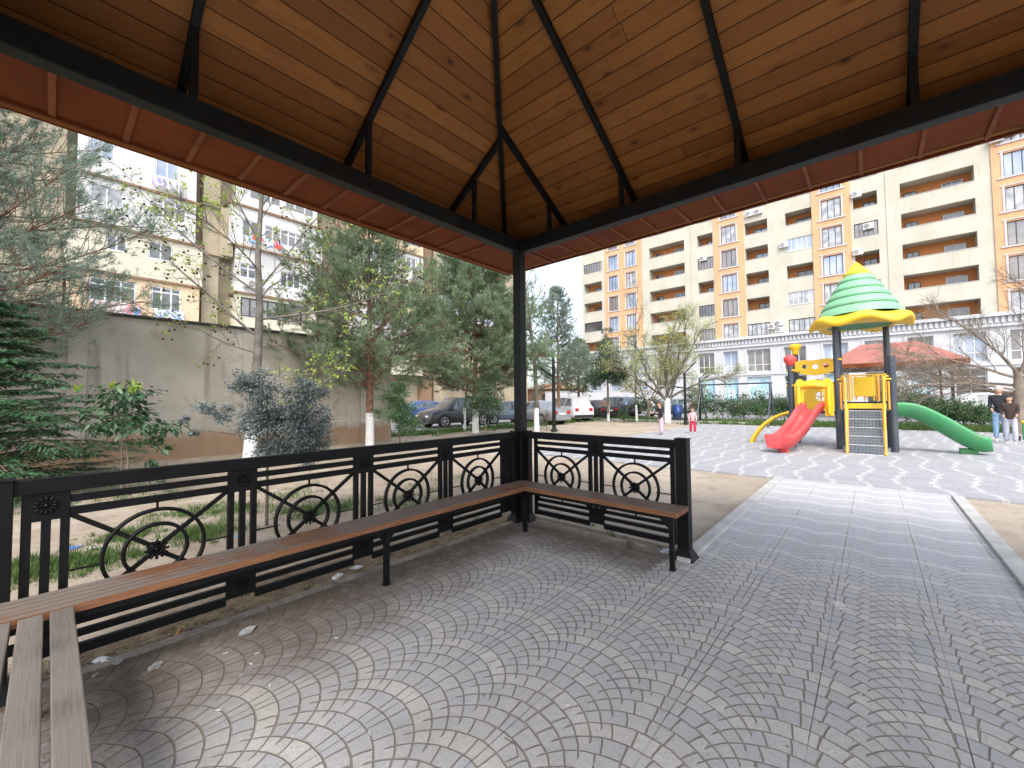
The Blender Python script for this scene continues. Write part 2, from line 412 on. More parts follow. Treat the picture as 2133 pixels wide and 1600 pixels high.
# ================================================================ the shelter we stand in
MAT['steel'] = simple('dark_painted_steel', (.010, .012, .0125), .55, 6, .35, .0012, spec=.3, bscale=60)
MAT['steelfence'] = simple('black_painted_iron', (.005, .005, .006), .5, 9, .35, .0015, spec=.22, bscale=70)
MAT['redsheet'] = simple('red_sheet_metal', (.19, .05, .016), .75, 1.6, .2, .001, bscale=20, spec=.12)
MAT['ribs'] = simple('lighter_soffit_trim', (.25, .085, .038), .7, 4, .2, spec=.15)
def boards(name, ax, along):
    """tongue and groove pine boards: ax = index of the coordinate across the boards in metres of slope"""
    M = MatB(name, .55, 0, .35)
    x, y, z = M.xyz()
    across, run = ((z / .546, x) if ax == 'y' else (z / .488, y))
    across = across * 1.0
    r = across / .147; k = r.floor(); f = r.fract()
    off = M.white(M.vec(k, 2.0, 5.0)); cut = ((run + off * 7.6) / 7.7); cf = cut.fract(); ck = cut.floor()
    j = f.min(1 - f) * .147; je = cf.min(1 - cf) * 7.7
    joint = 1 - j.ramp(.0018, .005); end = 1 - je.ramp(.001, .004)
    q = M.white(M.vec(k, ck, 1.0)); q2 = M.white(M.vec(ck, k, 9.0))
    vec = M.vec(run * .9 + q * 37.0, across * 9.0 + q2 * 11.0, k * 3.1)
    g = M.noise(2.6, 5, .6, vec=vec, dist=1.1); g2 = M.noise(14, 3, .6, vec=M.vec(run * .35 + q * 9, across * 16, k * 1.7))
    c = M.mix(q, (.255, .096, .022), (.40, .168, .042))
    c = M.mix(q2.gt(.8) * .5, c, (.45, .20, .05))
    c = M.mix(g.ramp(.42, .72) * .5, c, (.22, .075, .016))
    c = M.mix(g2.ramp(.5, .75) * .35, c, (.22, .075, .018))
    kn = M.voro(1.0, vec=M.vec(run * 2.7 + q * 5, across * 6.2 + k * .37, k * .5), rnd=.9)
    knm = 1 - kn.ramp(.07, .11); kring = (1 - kn.ramp(.12, .26)) * .55
    c = M.mix(kring, c, (.15, .05, .012)); c = M.mix(knm * (M.white(M.vec(k, ck, 4.0)) * .5 + .5), c, (.055, .02, .008))
    c = M.mix(M.noise(.9, 3).ramp(.52, .75) * .35, c, (.11, .042, .014))
    c = M.mix(joint.max(end), c, (.022, .009, .004))
    M.color(c); M.bump((1 - joint) + g * .12, .006, .8); M.rough(g * .25 + .42); return M.m
MAT['boardsL'] = boards('ceiling_boards_long', 'y', 'x'); MAT['boardsR'] = boards('ceiling_boards_short', 'x', 'y')
LX, LY = 4.29, 6.3
shelter = thing('shelter', 'timber-lined hip-roofed shelter on dark steel posts that the viewer stands under', 'shelter')
zL = lambda y: 3.5 + .648 * (y + .93)
zR = lambda x: 3.5 + .56 * (x + .8)
apx = 2.145; apy = 1.57; apz = zR(2.145)
x0, x1, y0, y1 = -.80, LX + .8, -.93, LY + .93
A = [(x0, y0, 3.5), (x1, y0, 3.5), (x1, y1, 3.5), (x0, y1, 3.5)]; R1 = (apx, apy, apz); R2 = (apx, LY - apy, apz)
MB().add([A[0], A[1], R1], [(0, 1, 2)]).build('ceiling', MAT['boardsL'], shelter)
MB().add([A[0], A[3], R2, R1], [(0, 1, 2, 3)]).build('ceiling', MAT['boardsR'], shelter)
MB().add([A[3], A[2], R2], [(0, 1, 2)]).build('ceiling', MAT['boardsL'], shelter)
MB().add([A[1], A[2], R2, R1], [(0, 1, 2, 3)]).build('ceiling', MAT['boardsR'], shelter)
d = .09
B = [(x0 - .12, y0 - .1, 3.5 + .03), (x1 + .12, y0 - .1, 3.53), (x1 + .12, y1 + .1, 3.53), (x0 - .12, y1 + .1, 3.53)]
T1 = (apx, apy, apz + .12); T2 = (apx, LY - apy, apz + .12)
MB().add(B + [T1, T2], [(0, 1, 4), (1, 2, 5, 4), (2, 3, 5), (3, 0, 4, 5)]).build('roof_sheet', MAT['redsheet'], shelter)
# soffit, its ribs and the drip edge
so_ = MB(); e = .84
ex0, ex1, ey0, ey1 = -e, LX + e, -e, LY + e
for (a, b, c_, d_) in ((ex0, ex1, ey0, -.052), (ex0, ex1, LY + .052, ey1)): so_.box(a, b, c_, d_, 3.515, 3.525)
for (a, b) in ((ex0, -.052), (LX + .052, ex1)): so_.box(a, b, -.05, LY + .05, 3.516, 3.526)
so_.build('soffit', MAT['redsheet'], shelter)
rb = MB(); 
for i in range(-2, 14):
    x = 1.03 + (i - 0) * .374 - .0
    if -.1 < x < LX + .6: rb.box(x - .018, x + .018, ey0 + .02, -.12, 3.497, 3.514)
for i in range(0, 18):
    y = .02 + i * .372
    rb.box(ex0 + .02, -.12, y - .014, y + .014, 3.498, 3.5145)
for (p, q) in (((ex0 + .03, ey0 + .03, 3.505), (-.09, -.09, 3.505)),): rb.bar(p, q, .03, .014)
rb.box(ex0 + .02, LX + .5, -.11, -.06, 3.492, 3.513); rb.box(-.11, -.06, -.11, LY, 3.491, 3.512)
rb.build('soffit_ribs', MAT['ribs'], shelter)
fz = MB()
fz.box(ex0 - .012, ex1 + .012, ey0 - .03, ey0, 3.492, 3.60); fz.box(ex0 - .012, ex1 + .012, ey1, ey1 + .03, 3.492, 3.60)
fz.box(ex0 - .03, ex0 - .0005, ey0 - .03, ey1 + .03, 3.494, 3.598); fz.box(ex1, ex1 + .03, ey0 - .03, ey1 + .03, 3.494, 3.598)
fz.build('fascia', MAT['redsheet'], shelter)
# ring beam
for i, (a, b) in enumerate((((-.055, 0, 0), (LX + .055, 0, 0)), ((-.055, LY, 0), (LX + .055, LY, 0)))):
    MB().box(a[0], b[0], a[1] - .055, a[1] + .055, 3.375, 3.535).build('beam', MAT['steel'], shelter, bevel=.006)
for x in (0, LX): MB().box(x - .054, x + .054, .056, LY - .056, 3.376, 3.534).build('beam', MAT['steel'], shelter, bevel=.006)
for (x, y) in ((0, 0), (LX, 0), (0, LY), (LX, LY)):
    m = MB().box(x - .058, x + .058, y - .058, y + .058, -.1, 3.374)
    m.add([(x - .11, y - .11, 0), (x + .11, y - .11, 0), (x + .11, y + .11, 0), (x - .11, y + .11, 0), (x - .06, y - .06, .09), (x + .06, y - .06, .09), (x + .06, y + .06, .09), (x - .06, y + .06, .09)], [(0, 1, 5, 4), (1, 2, 6, 5), (2, 3, 7, 6), (3, 0, 4, 7)])
    m.build('post', MAT['steel'], shelter, bevel=.004)
# hips, rafters, short struts
def sec(name, a, b, w=.055, h=.06, up=(0, 0, 1)): return MB().bar(a, b, w, h, up).build(name, MAT['steel'], shelter, bevel=.003)
dz = .034
for c_, r_ in ((A[0], R1), (A[1], R1), (A[2], R2), (A[3], R2)): sec('hip_rafter', (c_[0] * .93 + r_[0] * .07, c_[1] * .93 + r_[1] * .07, c_[2] * .93 + r_[2] * .07 - dz), (r_[0], r_[1], r_[2] - dz), .05, .06)
sec('ridge_beam', (apx, apy, apz - dz), (apx, LY - apy, apz - dz))
hipv = lambda x: y0 + (x - x0) * (apy - y0) / (apx - x0)       # y on the hip above x
hipu = lambda y: x0 + (y - y0) * (apx - x0) / (apy - y0)
for x in (.787, 2.11, 3.39):
    for s_ in (0, 1):
        yt = hipv(x) if x <= apx else hipv(2 * apx - x)
        yb = -.74; f = (lambda y: y) if not s_ else (lambda y: LY - y)
        sec('rafter', (x, f(yb), zL(yb) - dz), (x, f(yt), zL(yt) - dz), .05, .06)
        sec('strut', (x, f(0), 3.536), (x, f(0), zL(0) - .06), .045, .045)
for y in (.49, 1.44, 2.55, 3.67, 4.80, 5.81):
    for s_ in (0, 1):
        xt = min(apx, hipu(y), hipu(LY - y)); xb = -.66; f = (lambda x: x) if not s_ else (lambda x: LX - x)
        sec('rafter', (f(xb), y, zR(xb) - dz), (f(xt), y, zR(xt) - dz), .05, .06)
        sec('strut', (f(0), y, 3.536), (f(0), y, zR(0) - .06), .045, .045)
# ================================================================ railings
def T(ax, s, d_, z):     # s along the rail, d_ out of plane
    return (s, d_, z) if ax == 'x' else (d_, s, z)
def bx(m, ax, s0, s1, d0, d1, z0, z1):
    return m.box(s0, s1, d0, d1, z0, z1) if ax == 'x' else m.box(d0, d1, s0, s1, z0, z1)
def rosette(ax, s, z, side, R=.046):
    m = MB(); n = 12; d0 = .021 * side
    for k in range(n):
        t = 2 * PI * k / n
        a = (s + R * .45 * math.cos(t), z + R * .45 * math.sin(t)); b = (s + R * math.cos(t), z + R * math.sin(t))
        m.tube([T(ax, a[0], d0, a[1]), T(ax, (a[0] + b[0]) / 2, d0 + .006 * side, (a[1] + b[1]) / 2), T(ax, b[0], d0, b[1])], [.004, .009, .007], 6)
    m.ring(T(ax, s, d0, z), 'y' if ax == 'x' else 'x', R * .42, .008, .012, 20)
    pr = [(0.0001, .012), (.010, .010), (.014, 0)]
    m.lathe([(r, q * side) for r, q in pr], T(ax, s, d0, z), 12, axis='y' if ax == 'x' else 'x')
    return m
def railing(name, label, ax, s0, s1, pil, cells, posts, endbars, ls):
    t = thing(name, label, 'railing', (0, 0, 0)); mt = MAT['steelfence']
    bx(MB(), ax, s0, s1, -.035, .035, 1.02, 1.10).build('top_rail', mt, t, bevel=.004)
    for (a, b) in ls:
        for (z0_, z1_) in ((.953, .992), (.882, .925), (.270, .305), (.200, .238), (.105, .160)): bx(MB(), ax, a, b, -.016, .016, z0_, z1_).build('rail', mt, t, bevel=.002)
    for s in pil:
        m = MB()
        for q in (-.07, 0, .07): bx(m, ax, s + q - .0185, s + q + .0185, -.018, .018, .15, 1.02)
        bx(m, ax, s - .088, s + .088, -.0205, .0205, .872, 1.019); bx(m, ax, s - .088, s + .088, -.0205, .0205, .145, .315)
        p = m.build('pilaster', mt, t, bevel=.002)
        for z in (.952, .232): rosette(ax, s, z, 1).build('rosette', mt, p)
    for s in endbars: bx(MB(), ax, s - .019, s + .019, -.018, .018, .105, 1.019).build('bar', mt, t, bevel=.002)
    for (a, b) in cells:
        c_ = (a + b) / 2; zc = .594
        m = MB(); nx = 'y' if ax == 'x' else 'x'
        m.ring(T(ax, c_, 0, zc), nx, .242, .019, .032, 56); m.ring(T(ax, c_, 0, zc), nx, .152, .019, .032, 44)
        p = m.build('wheel_ornament', mt, t)
        m = MB()
        for sa in (a, b):
            for za, sz in ((.884, 1), (.304, -1)): m.bar(T(ax, sa, 0, za), T(ax, c_ + (.03 if sa > c_ else -.03), 0, zc + sz * .03), .024, .024, T(ax, 0, 1, 0))
        for sgn in (1, -1):
            m.bar(T(ax, c_, 0, zc + sgn * .238), T(ax, c_, 0, .884 if sgn > 0 else .304), .012, .012, T(ax, 0, 1, 0))
            m.bar(T(ax, c_ + sgn * .236, 0, zc - .02), T(ax, b if sgn > 0 else a, 0, zc - .02), .009, .009)
            m.bar(T(ax, c_ + sgn * .215, 0, zc - .02), T(ax, c_ + sgn * .26, 0, zc - .02), .007, .007)
        m.build('spokes', mt, p)
        r = rosette(ax, c_, zc, 1, .058); bxm = r.lathe([(.0001, -.02), (.042, -.018), (.046, 0), (.042, .018), (.0001, .02)], T(ax, c_, 0, zc), 14, axis=nx)
        r.build('hub', mt, p)
    for (s, w_, h) in posts:
        m = bx(MB(), ax, s - w_ / 2, s + w_ / 2, -w_ / 2, w_ / 2, -.1, h)
        bx(m, ax, s - w_ / 2 - .006, s + w_ / 2 + .006, -w_ / 2 - .006, w_ / 2 + .006, h, h + .012)
        q0, q1 = w_ / 2 + .045, w_ / 2 + .002
        vs = [T(ax, s + i * q0, j * q0, .0) for i, j in ((-1, -1), (1, -1), (1, 1), (-1, 1))] + [T(ax, s + i * q1, j * q1, .085) for i, j in ((-1, -1), (1, -1), (1, 1), (-1, 1))]
        m.add(vs, [(0, 1, 5, 4), (1, 2, 6, 5), (2, 3, 7, 6), (3, 0, 4, 7), (4, 5, 6, 7)])
        m.build('post', mt, t, bevel=.003)
    return t
PX = [.285, 1.225, 2.145, 3.065, 3.985]
railing('railing', 'long black iron railing with four wheel ornaments behind the long bench', 'x', .06, 4.105, PX,
        [(PX[i] + .09, PX[i + 1] - .09) for i in range(4)], [(4.15, .10, 1.10), (.115, .08, 1.10)], [],
        [(PX[i] + .089, PX[i + 1] - .089) for i in range(4)])
railing('railing', 'short black iron railing with two wheel ornaments between the corner post and the path', 'y', .06, 1.955, [1.077],
        [(.262, .989), (1.165, 1.893)], [(2.01, .108, 1.11), (.115, .08, 1.10)], [.243, 1.912], [(.262, .988), (1.166, 1.893)])
# ================================================================ benches
def slatmat(name, c1, c2, c3, ax, sp_, worn):
    M = MatB(name, .6, 0, .35)
    x, y, z = M.xyz(); run, ac = (x, y) if ax == 'x' else (y, x)
    k = (ac / sp_).floor(); q = M.white(M.vec(k, 3.0, 1.0))
    g = M.noise(3.5, 5, .6, vec=M.vec(run * 1.2 + q * 13, ac * 26, z * 22), dist=.6)
    g2 = M.noise(5, 4, .6, vec=M.vec(run * .7 + q * 5, ac * 60, z * 60))
    c = M.mix(q, c1, c2); c = M.mix(g.ramp(.4, .68) * .75, c, c3); c = M.mix(g2.ramp(.5, .75) * .4, c, tuple(v * .5 for v in c3))
    nrm = M.nt.nodes.new('ShaderNodeNewGeometry'); sp2 = M.nt.nodes.new('ShaderNodeSeparateXYZ'); M.nt.links.new(nrm.outputs['Normal'], sp2.inputs[0])
    top = X(M.nt, sp2.outputs[2]).ramp(.6, .95)
    wm = M.noise(2.2, 5).ramp(.30, .56)
    c = M.mix(top * wm * worn, c, M.mix(g2, (.11, .092, .078), (.27, .24, .21)))
    M.color(c); M.bump(g * .5 + g2 * .5, .0025, .7); M.rough(g * .3 + .45); return M.m
MAT['slatL'] = slatmat('varnished_slats', (.21, .092, .044), (.29, .135, .064), (.12, .05, .026), 'x', .062, 1.0)
MAT['slatR'] = slatmat('varnished_slats_short', (.21, .092, .044), (.29, .135, .064), (.12, .05, .026), 'y', .062, 1.0)
MAT['slatW'] = slatmat('weathered_slats', (.125, .11, .095), (.19, .17, .15), (.08, .07, .06), 'y', .08, .9)
bench = thing('corner_bench', 'brown varnished slatted bench running round the corner of the shelter along both railings', 'bench')
sl = []
def slat(m, ax, s0, s1, d0, d1, miter):
    """mitred at the corner: the end follows the 45 degree line"""
    z0_, z1_ = .461, .503
    a = [(s0 + (d0 if miter else 0), d0), (s1, d0), (s1, d1), (s0 + (d1 if miter else 0), d1)]
    P_ = [T(ax, s, d_, z0_) for s, d_ in a]
    m.prism(P_, (0, 0, z1_ - z0_)); return m
for ax, m, L_ in (('x', MAT['slatL'], 4.45), ('y', MAT['slatR'], 2.075)):
    for i in range(5):
        d0 = .068 + i * .062
        slat(MB(), ax, .002, L_, d0, d0 + .0545, True).build('slat', m, bench, bevel=.004)
fr = MB()
fr.bar((.36, .35, .445), (4.4, .35, .445), .03, .03); fr.bar((.35, .34, .445), (.35, 2.05, .445), .03, .03)
fr.bar((.10, .09, .4455), (4.4, .09, .4455), .03, .03); fr.bar((.09, .12, .4455), (.09, 2.05, .4455), .03, .03)
for x in (1.2, 2.13, 3.1, 4.0): fr.bar((x, .04, .446), (x, .335, .446), .03, .028)
for y in (1.2, 2.02): fr.bar((.04, y, .446), (.335, y, .446), .03, .028)
fr.bar((.06, .06, .4435), (.34, .34, .4435), .03, .024)
def gus(p, dx, dy):
    p = Vector(p); n = Vector((dy, dx, 0)).normalized() * .006
    a = [p + Vector((0, 0, 0)), p + Vector((dx, dy, 0)), p + Vector((0, 0, -.085))]
    fr.prism([q - n / 2 for q in a], n)
gus((.35, 2.0, .43), 0, -.085); gus((.35, .37, .43), 0, .085); gus((2.15, .35, .43), .085, 0); gus((2.11, .35, .43), -.085, 0); gus((.37, .35, .43), .085, 0)
fr.build('bench_frame', MAT['steelfence'], bench, bevel=.001)
for (x, y) in ((.35, .35), (.35, 2.02), (2.13, .35), (4.02, .35)):
    MB().box(x - .02, x + .02, y - .02, y + .02, 0, .429).box(x - .028, x + .028, y - .028, y + .028, 0, .006).build('leg', MAT['steelfence'], bench, bevel=.002)
b3 = thing('side_bench', 'grey weathered slatted bench with wide gaps at the left end of the shelter', 'bench', (4.0, 1.0, 0))
for i in range(4):
    x = 3.885 + i * .098
    MB().box(x - 4.0, x + .079 - 4.0, .385 - 1.0 + (.004 * (i % 2)), 3.0, .462, .504 + .0007 * i).build('slat', MAT['slatW'], b3, bevel=.005)
for y in (.55, 1.7, 2.9): MB().box(-.07, .28, y - 1.0, y - 1.0 + .03, .42, .4605).build('crossbar', MAT['steelfence'], b3)
for y in (.56, 2.9): MB().box(-.10, -.065, y - 1.0, y - .965, 0, .46).build('leg', MAT['steelfence'], b3)
# ================================================================ buildings
def plaster(name, col, var=.1, streak=.25, sc=.5):
    M = MatB(name, .9, 0, .25)
    x, y, z = M.xyz()
    a = M.noise(sc, 4); b = M.noise(1.6, 4, vec=M.vec(x * 3, y * 3, z * .25)); c = M.noise(14, 3)
    col2 = tuple(v * (1 - var) for v in col)
    k = M.mix(a.ramp(.3, .7), col, col2); k = M.mix(b.ramp(.52, .8) * streak, k, tuple(v * .62 for v in col)); k = M.mix(c.ramp(.5, .8) * .15, k, tuple(min(1, v * 1.1) for v in col))
    M.color(k); M.bump(c, .004, .4); return M.m
MAT['cream'] = plaster('cream_render', (.525, .505, .425), .12, .4); MAT['orange'] = plaster('orange_render', (.70, .385, .215), .12, .35)
MAT['orangein'] = plaster('orange_balcony_wall', (.62, .27, .11)); MAT['whitest'] = plaster('white_stone', (.52, .53, .55), .06, .12)
MAT['frame'] = simple('dark_window_frame', (.045, .045, .05), .45, 3, .2); MAT['wframe'] = simple('white_window_frame', (.72, .73, .75), .45, 3, .08)
MAT['glassblue'] = glassmat('window_glass', (.20, .28, .42), .05, .35, (.40, .45, .53)); MAT['glassdark'] = glassmat('dark_window_glass', (.035, .04, .05), .05, .5, (.13, .13, .13))
MAT['curtain'] = glassmat('curtained_glass', (.44, .45, .47), .25, 1.3, (.22, .23, .25)); MAT['glassgrey'] = glassmat('grey_blinds_glass', (.16, .155, .16), .2, .9, (.24, .22, .21))
MAT['roofred'] = simple('red_roof_metal', (.40, .15, .12), .55, 1.2, .2, .004); MAT['acwhite'] = simple('ac_casing', (.66, .66, .64), .5, 4, .12)
MAT['black'] = simple('matt_black', (.02, .02, .02), .6, 5, .2); MAT['poster'] = None
def wall_cells(m, s0, s1, z0, z1, holes, put):
    """fill the rectangle s0..s1 by z0..z1 with boxes, leaving the holes (sa, sb, za, zb) open"""
    ss = sorted({s0, s1} | {h[0] for h in holes} | {h[1] for h in holes}); zz = sorted({z0, z1} | {h[2] for h in holes} | {h[3] for h in holes})
    ss = [s for s in ss if s0 <= s <= s1]; zz = [z for z in zz if z0 <= z <= z1]
    for j in range(len(zz) - 1):
        run = None
        for i in range(len(ss) - 1):
            cs, cz = (ss[i] + ss[i + 1]) / 2, (zz[j] + zz[j + 1]) / 2
            solid = not any(h[0] < cs < h[1] and h[2] < cz < h[3] for h in holes)
            if solid: run = [run[0] if run else ss[i], ss[i + 1]]
            if (not solid or i == len(ss) - 2) and run: put(m, run[0], run[1], zz[j], zz[j + 1]); run = None
UB = -50.7
apt = thing('apartment_block', 'long cream and orange apartment block with white ground floors across the square', 'building', (UB, -4, 0))
ox, oy = UB, -4
def rbox(m, d0, d1, s0, s1, z0, z1, mi=0): return m.box(UB + d0 - ox, UB + d1 - ox, s0 - oy, s1 - oy, z0, z1, mi)
def rput(d0=-.35, d1=0.0): return lambda m, a, b, c, d_: rbox(m, d0, d1, a, b, c, d_)
TOP = 27.2; BASE = 8.62
orange = [(-26.1, -20.43), (-10.95, -7.6), (-1.0, 2.25), (11.85, 17.5)]
cream = [(-30.1, -26.1), (-20.43, -10.95), (-7.6, -1.0), (2.25, 11.85), (17.5, 21.5)]
rows = [22.3 - 3.03 * k for k in range(-1, 5)]              # tops of the loggia openings
lg = [(-29.75, -26.68), (-19.3, -14.55), (-12.92, -11.08), (-7.5, -5.18), (-3.43, -1.03), (2.47, 4.33), (6.0, 10.85), (18.0, 21.1)]
ow = [(-24.72, 1.45), (-22.0, 1.45), (-9.28, 1.62), (.66, 1.66), (13.35, 1.6), (16.0, 1.6)]
holes = [(a, b, t - 1.42, t) for a, b in lg for t in rows]
for a, b in cream:
    m = MB(); wall_cells(m, a, b, BASE, TOP, [h for h in holes if h[0] >= a and h[1] <= b], rput()); m.build('cream_wall', MAT['cream'], apt)
wh = [(s - w_ / 2, s + w_ / 2, t - 1.8, t + .27) for s, w_ in ow for t in rows]
for a, b in orange:
    m = MB(); wall_cells(m, a, b, BASE, TOP - .4, [h for h in wh if h[0] >= a and h[1] <= b], rput(-.35, .10)); m.build('orange_wall', MAT['orange'], apt)
m = MB()
rbox(m, -14, -1.75, -30.1, 21.5, 0, TOP - .3); m.build('rear_wall', MAT['cream'], apt)
m = MB()
for a, b in lg: m = MB(); rbox(m, -1.745, -1.70, a - .3, b + .3, 8.7, TOP - .4); m.build('loggia_wall', MAT['orangein'], apt)
for a, b in lg:
    m = MB()
    for t in rows: rbox(m, -1.69, -.3525, a - .04, b + .04, t + .02, t + .2); rbox(m, -1.69, -.3525, a - .04, b + .04, t - 2.83, t - 2.66) if t == rows[-1] else None
    for s in (a - .25, b + .05): rbox(m, -1.69, -.352, s, s + .2, BASE, TOP - .4)
    m.build('loggia_slabs', MAT['cream'], apt)
for a, b in orange: m = MB(); rbox(m, -1.5, -.36, a, b, BASE, TOP - .5); m.build('inner_wall', MAT['glassdark'], apt)
m = MB()
rbox(m, -14, .3, -30.4, 21.8, TOP, TOP + .3)
for a, b in orange:
    for q in np.arange(a + .3, b, .5): rbox(m, .1, .22, q, q + .22, 24.0, 24.2)
    rbox(m, .1, .2, a + .2, b - .2, 24.2, 24.3)
m.build('cornice', MAT['whitest'], apt)
def win(parent, s0, s1, z0, z1, d, n, fm, gm, fw=.07, trans=None, sill=False, put=rbox, bars=None):
    m = MB(); put(m, d - .03, d + .03, s0, s0 + fw, z0, z1); put(m, d - .03, d + .03, s1 - fw, s1, z0, z1)
    put(m, d - .03, d + .03, s0 + fw, s1 - fw, z1 - fw, z1); put(m, d - .03, d + .03, s0 + fw, s1 - fw, z0, z0 + fw)
    for i in range(1, n):
        s = s0 + (s1 - s0) * i / n; put(m, d - .025, d + .025, s - fw / 2, s + fw / 2, z0 + fw, z1 - fw)
    if trans: put(m, d - .02, d + .02, s0 + fw, s1 - fw, trans - fw / 2, trans + fw / 2)
    w_ = m.build('window', fm, parent)
    g = MB(); put(g, d - .012, d - .004, s0 + fw * .5, s1 - fw * .5, z0 + fw * .5, z1 - fw * .5); g.build('pane', gm, w_)
    return w_
R5 = random.Random(5)
for s, w_ in ow:
    for t in rows:
        a, b, c, d_ = s - w_ / 2, s + w_ / 2, t - 1.8, t + .27
        wo_ = win(apt, a, b, c, d_, -.05, 3, MAT['frame'], R5.choice([MAT['glassblue'], MAT['curtain'], MAT['glassblue'], MAT['curtain'], MAT['glassgrey']]), .055)
        sur = MB(); rbox(sur, .101, .15, a - .15, a - .02, c - .02, d_ + .12); rbox(sur, .101, .15, b + .02, b + .15, c - .02, d_ + .12)
        rbox(sur, .101, .19, a - .38, b + .38, c - .16, c - .04); rbox(sur, .101, .16, a - .3, b + .3, d_ + .13, d_ + .2)
        sur.build('window_surround', MAT['whitest'], wo_)
glazed = {(2, 2): 'glassgrey', (4, 2): 'glassblue', (4, 4): 'curtain', (4, 5): 'curtain', (5, 2): 'glassgrey', (5, 4): 'curtain', (0, 1): 'glassgrey', (2, 4): 'glassdark', (2, 5): 'glassgrey', (3, 5): 'curtain', (0, 4): 'glassdark'}
for i, (a, b) in enumerate(lg):
    for k, t in enumerate(rows):
        if (i, k) in glazed:
            lightf = glazed[(i, k)] in ('glassblue', 'curtain') and k < 5
            win(apt, a + .02, b - .02, t - 1.40, t - .02, -.10, 5 if b - a < 3 else 7, MAT['wframe'] if lightf else MAT['frame'], MAT[glazed[(i, k)]], .05)
        else:
            if b - a > 4:
                win(apt, a + .35, a + 1.25, t - 2.3, t - .5, -1.66, 2, MAT['frame'], MAT['glassdark'], .06); win(apt, b - 1.9, b - .5, t - 2.3, t - .45, -1.66, 2, MAT['wframe'], MAT['glassdark'], .06)
            else:
                q = (b - a) * R5.choice([.3, .35, .42]); win(apt, a + q, b - .12, t - 2.3, t - .45, -1.66, 2, MAT['frame'], MAT['glassblue'] if R5.random() < .5 else MAT['glassdark'], .07)
        rl = MB(); rbox(rl, .0005, .03, a - .06, b + .06, t - 1.47, t - 1.43); rl.build('balcony_ledge', MAT['whitest'], apt)
def ac(parent, d, s, z, put=rbox):
    m = MB(); put(m, d, d + .32, s - .42, s + .42, z, z + .6, 0)
    c = [0, 0, 0]; n = 20; cx = d + .322
    # round fan grille on the front
    m2 = MB(); base = MB(); put(base, cx, cx + .001, s - .16, s - .159, z + .3, z + .301); p0 = base.v[0]
    hor = abs(base.v[1][0] - base.v[0][0]) > .0005 and put is not rbox
    pts = []
    for j in range(n):
        t = 2 * PI * j / n; o1, o2 = .24 * math.cos(t), .24 * math.sin(t)
        pts.append((p0[0] + (o1 if put is not rbox else 0), p0[1] + (0 if put is not rbox else o1), p0[2] + o2))
    ctr = tuple(sum(p[i] for p in pts) / n for i in range(3))
    nrm = (.012, 0, 0) if put is rbox else (0, .012, 0)
    m.prism([tuple(p) for p in pts], nrm, 1)
    put(m, d - .0, d + .25, s - .35, s - .31, z - .08, z - .001, 0); put(m, d, d + .25, s + .31, s + .35, z - .08, z - .001, 0)
    return m.build('air_conditioner', [MAT['acwhite'], MAT['glassgrey']], parent)
for (s, z) in ((-12.2, 18.9), (-6.9, 23.0), (-6.0, 23.0), (-3.6, 18.4), (-4.3, 9.6), (-4.95, 9.3), (-4.3, 9.0 - .15), (3.6, 18.45), (12.2, 23.7), (12.95, 24.0), (2.75, 22.0), (2.7, 16.0)): ac(apt, .0 if not 11.8 < s < 17.5 else .11, s, z)
for s, z0_, z1_ in ((4.95, 8.7, 27.0), (-13.75, 8.7, 27.0), (-20.35, 8.7, 27), (21.3, 8.7, 27)): m = MB(); rbox(m, .001, .06, s, s + .08, z0_, z1_); m.build('drainpipe', MAT['cream'], apt)
# white lower two storeys
gw = [(-28.6, -26.6), (-25.2, -23.4), (-21.5, -19.6), (-18.2, -16.2), (-13.0, -11.1), (-10.05, -8.5), (-7.55, -5.2), (-3.9, -1.9), (-.4, 1.6), (2.9, 4.6), (6.0, 7.7), (9.0, 10.9), (12.3, 14.2), (15.6, 17.6), (18.8, 20.6)]
m = MB(); wall_cells(m, -30.3, 21.7, 0, 7.42, [(a, b, 4.5, 7.05) for a, b in gw] + [(a, b, .9, 3.9) for a, b in gw], rput(-.3, .75))
m.build('white_lower_wall', MAT['whitest'], apt)
m = MB(); rbox(m, -1.74, .2, -30.2, 21.6, .1, 8.3); m.build('inner_wall', MAT['glassdark'], apt)
m = MB(); rbox(m, -.3, .95, -30.5, 21.9, 7.422, 7.62); rbox(m, -.3, 1.15, -30.6, 22.0, 8.30, 8.617); rbox(m, -.3, .82, -30.4, 21.8, 7.622, 8.298)
for q in np.arange(-30.3, 21.7, .36): rbox(m, .8205, .97, q, q + .2, 7.75, 8.28)
rbox(m, .751, .85, -30.3, 21.7, 4.1, 4.28)
for a, b in gw: rbox(m, .752, .80, a - .2, a - .05, 4.4, 7.2); rbox(m, .752, .80, b + .05, b + .2, 4.4, 7.2)
m.build('lower_cornice', MAT['whitest'], apt)
def poster(name, seed):
    M = MatB(name, .3, 0, .6); x, y, z = M.xyz()
    c = M.mix(M.noise(.9, 3).ramp(.4, .6), (.30, .55, .68), (.62, .78, .86))
    f = M.noise(2.1, 4, vec=M.vec(x, y * 1.6 + seed, z * .8)).ramp(.60, .64); c = M.mix(f * (1 - (z / 3.6).ramp(.5, .9)), c, (.05, .10, .25)); M.color(c); return M.m
ps = poster('printed_window_film', 3.0)
for i, (a, b) in enumerate(gw):
    win(apt, a, b, 4.5, 7.05, .35, 2 if b - a < 1.7 else 3, MAT['wframe'], [MAT['glassgrey'], MAT['glassdark'], MAT['glassblue']][i % 3], .07, trans=5.3)
    win(apt, a, b, .9, 3.9, .35, 2, MAT['wframe'], ps if -14 < a < -4 else R5.choice([MAT['glassblue'], MAT['glassdark'], ps]), .07, trans=3.2)

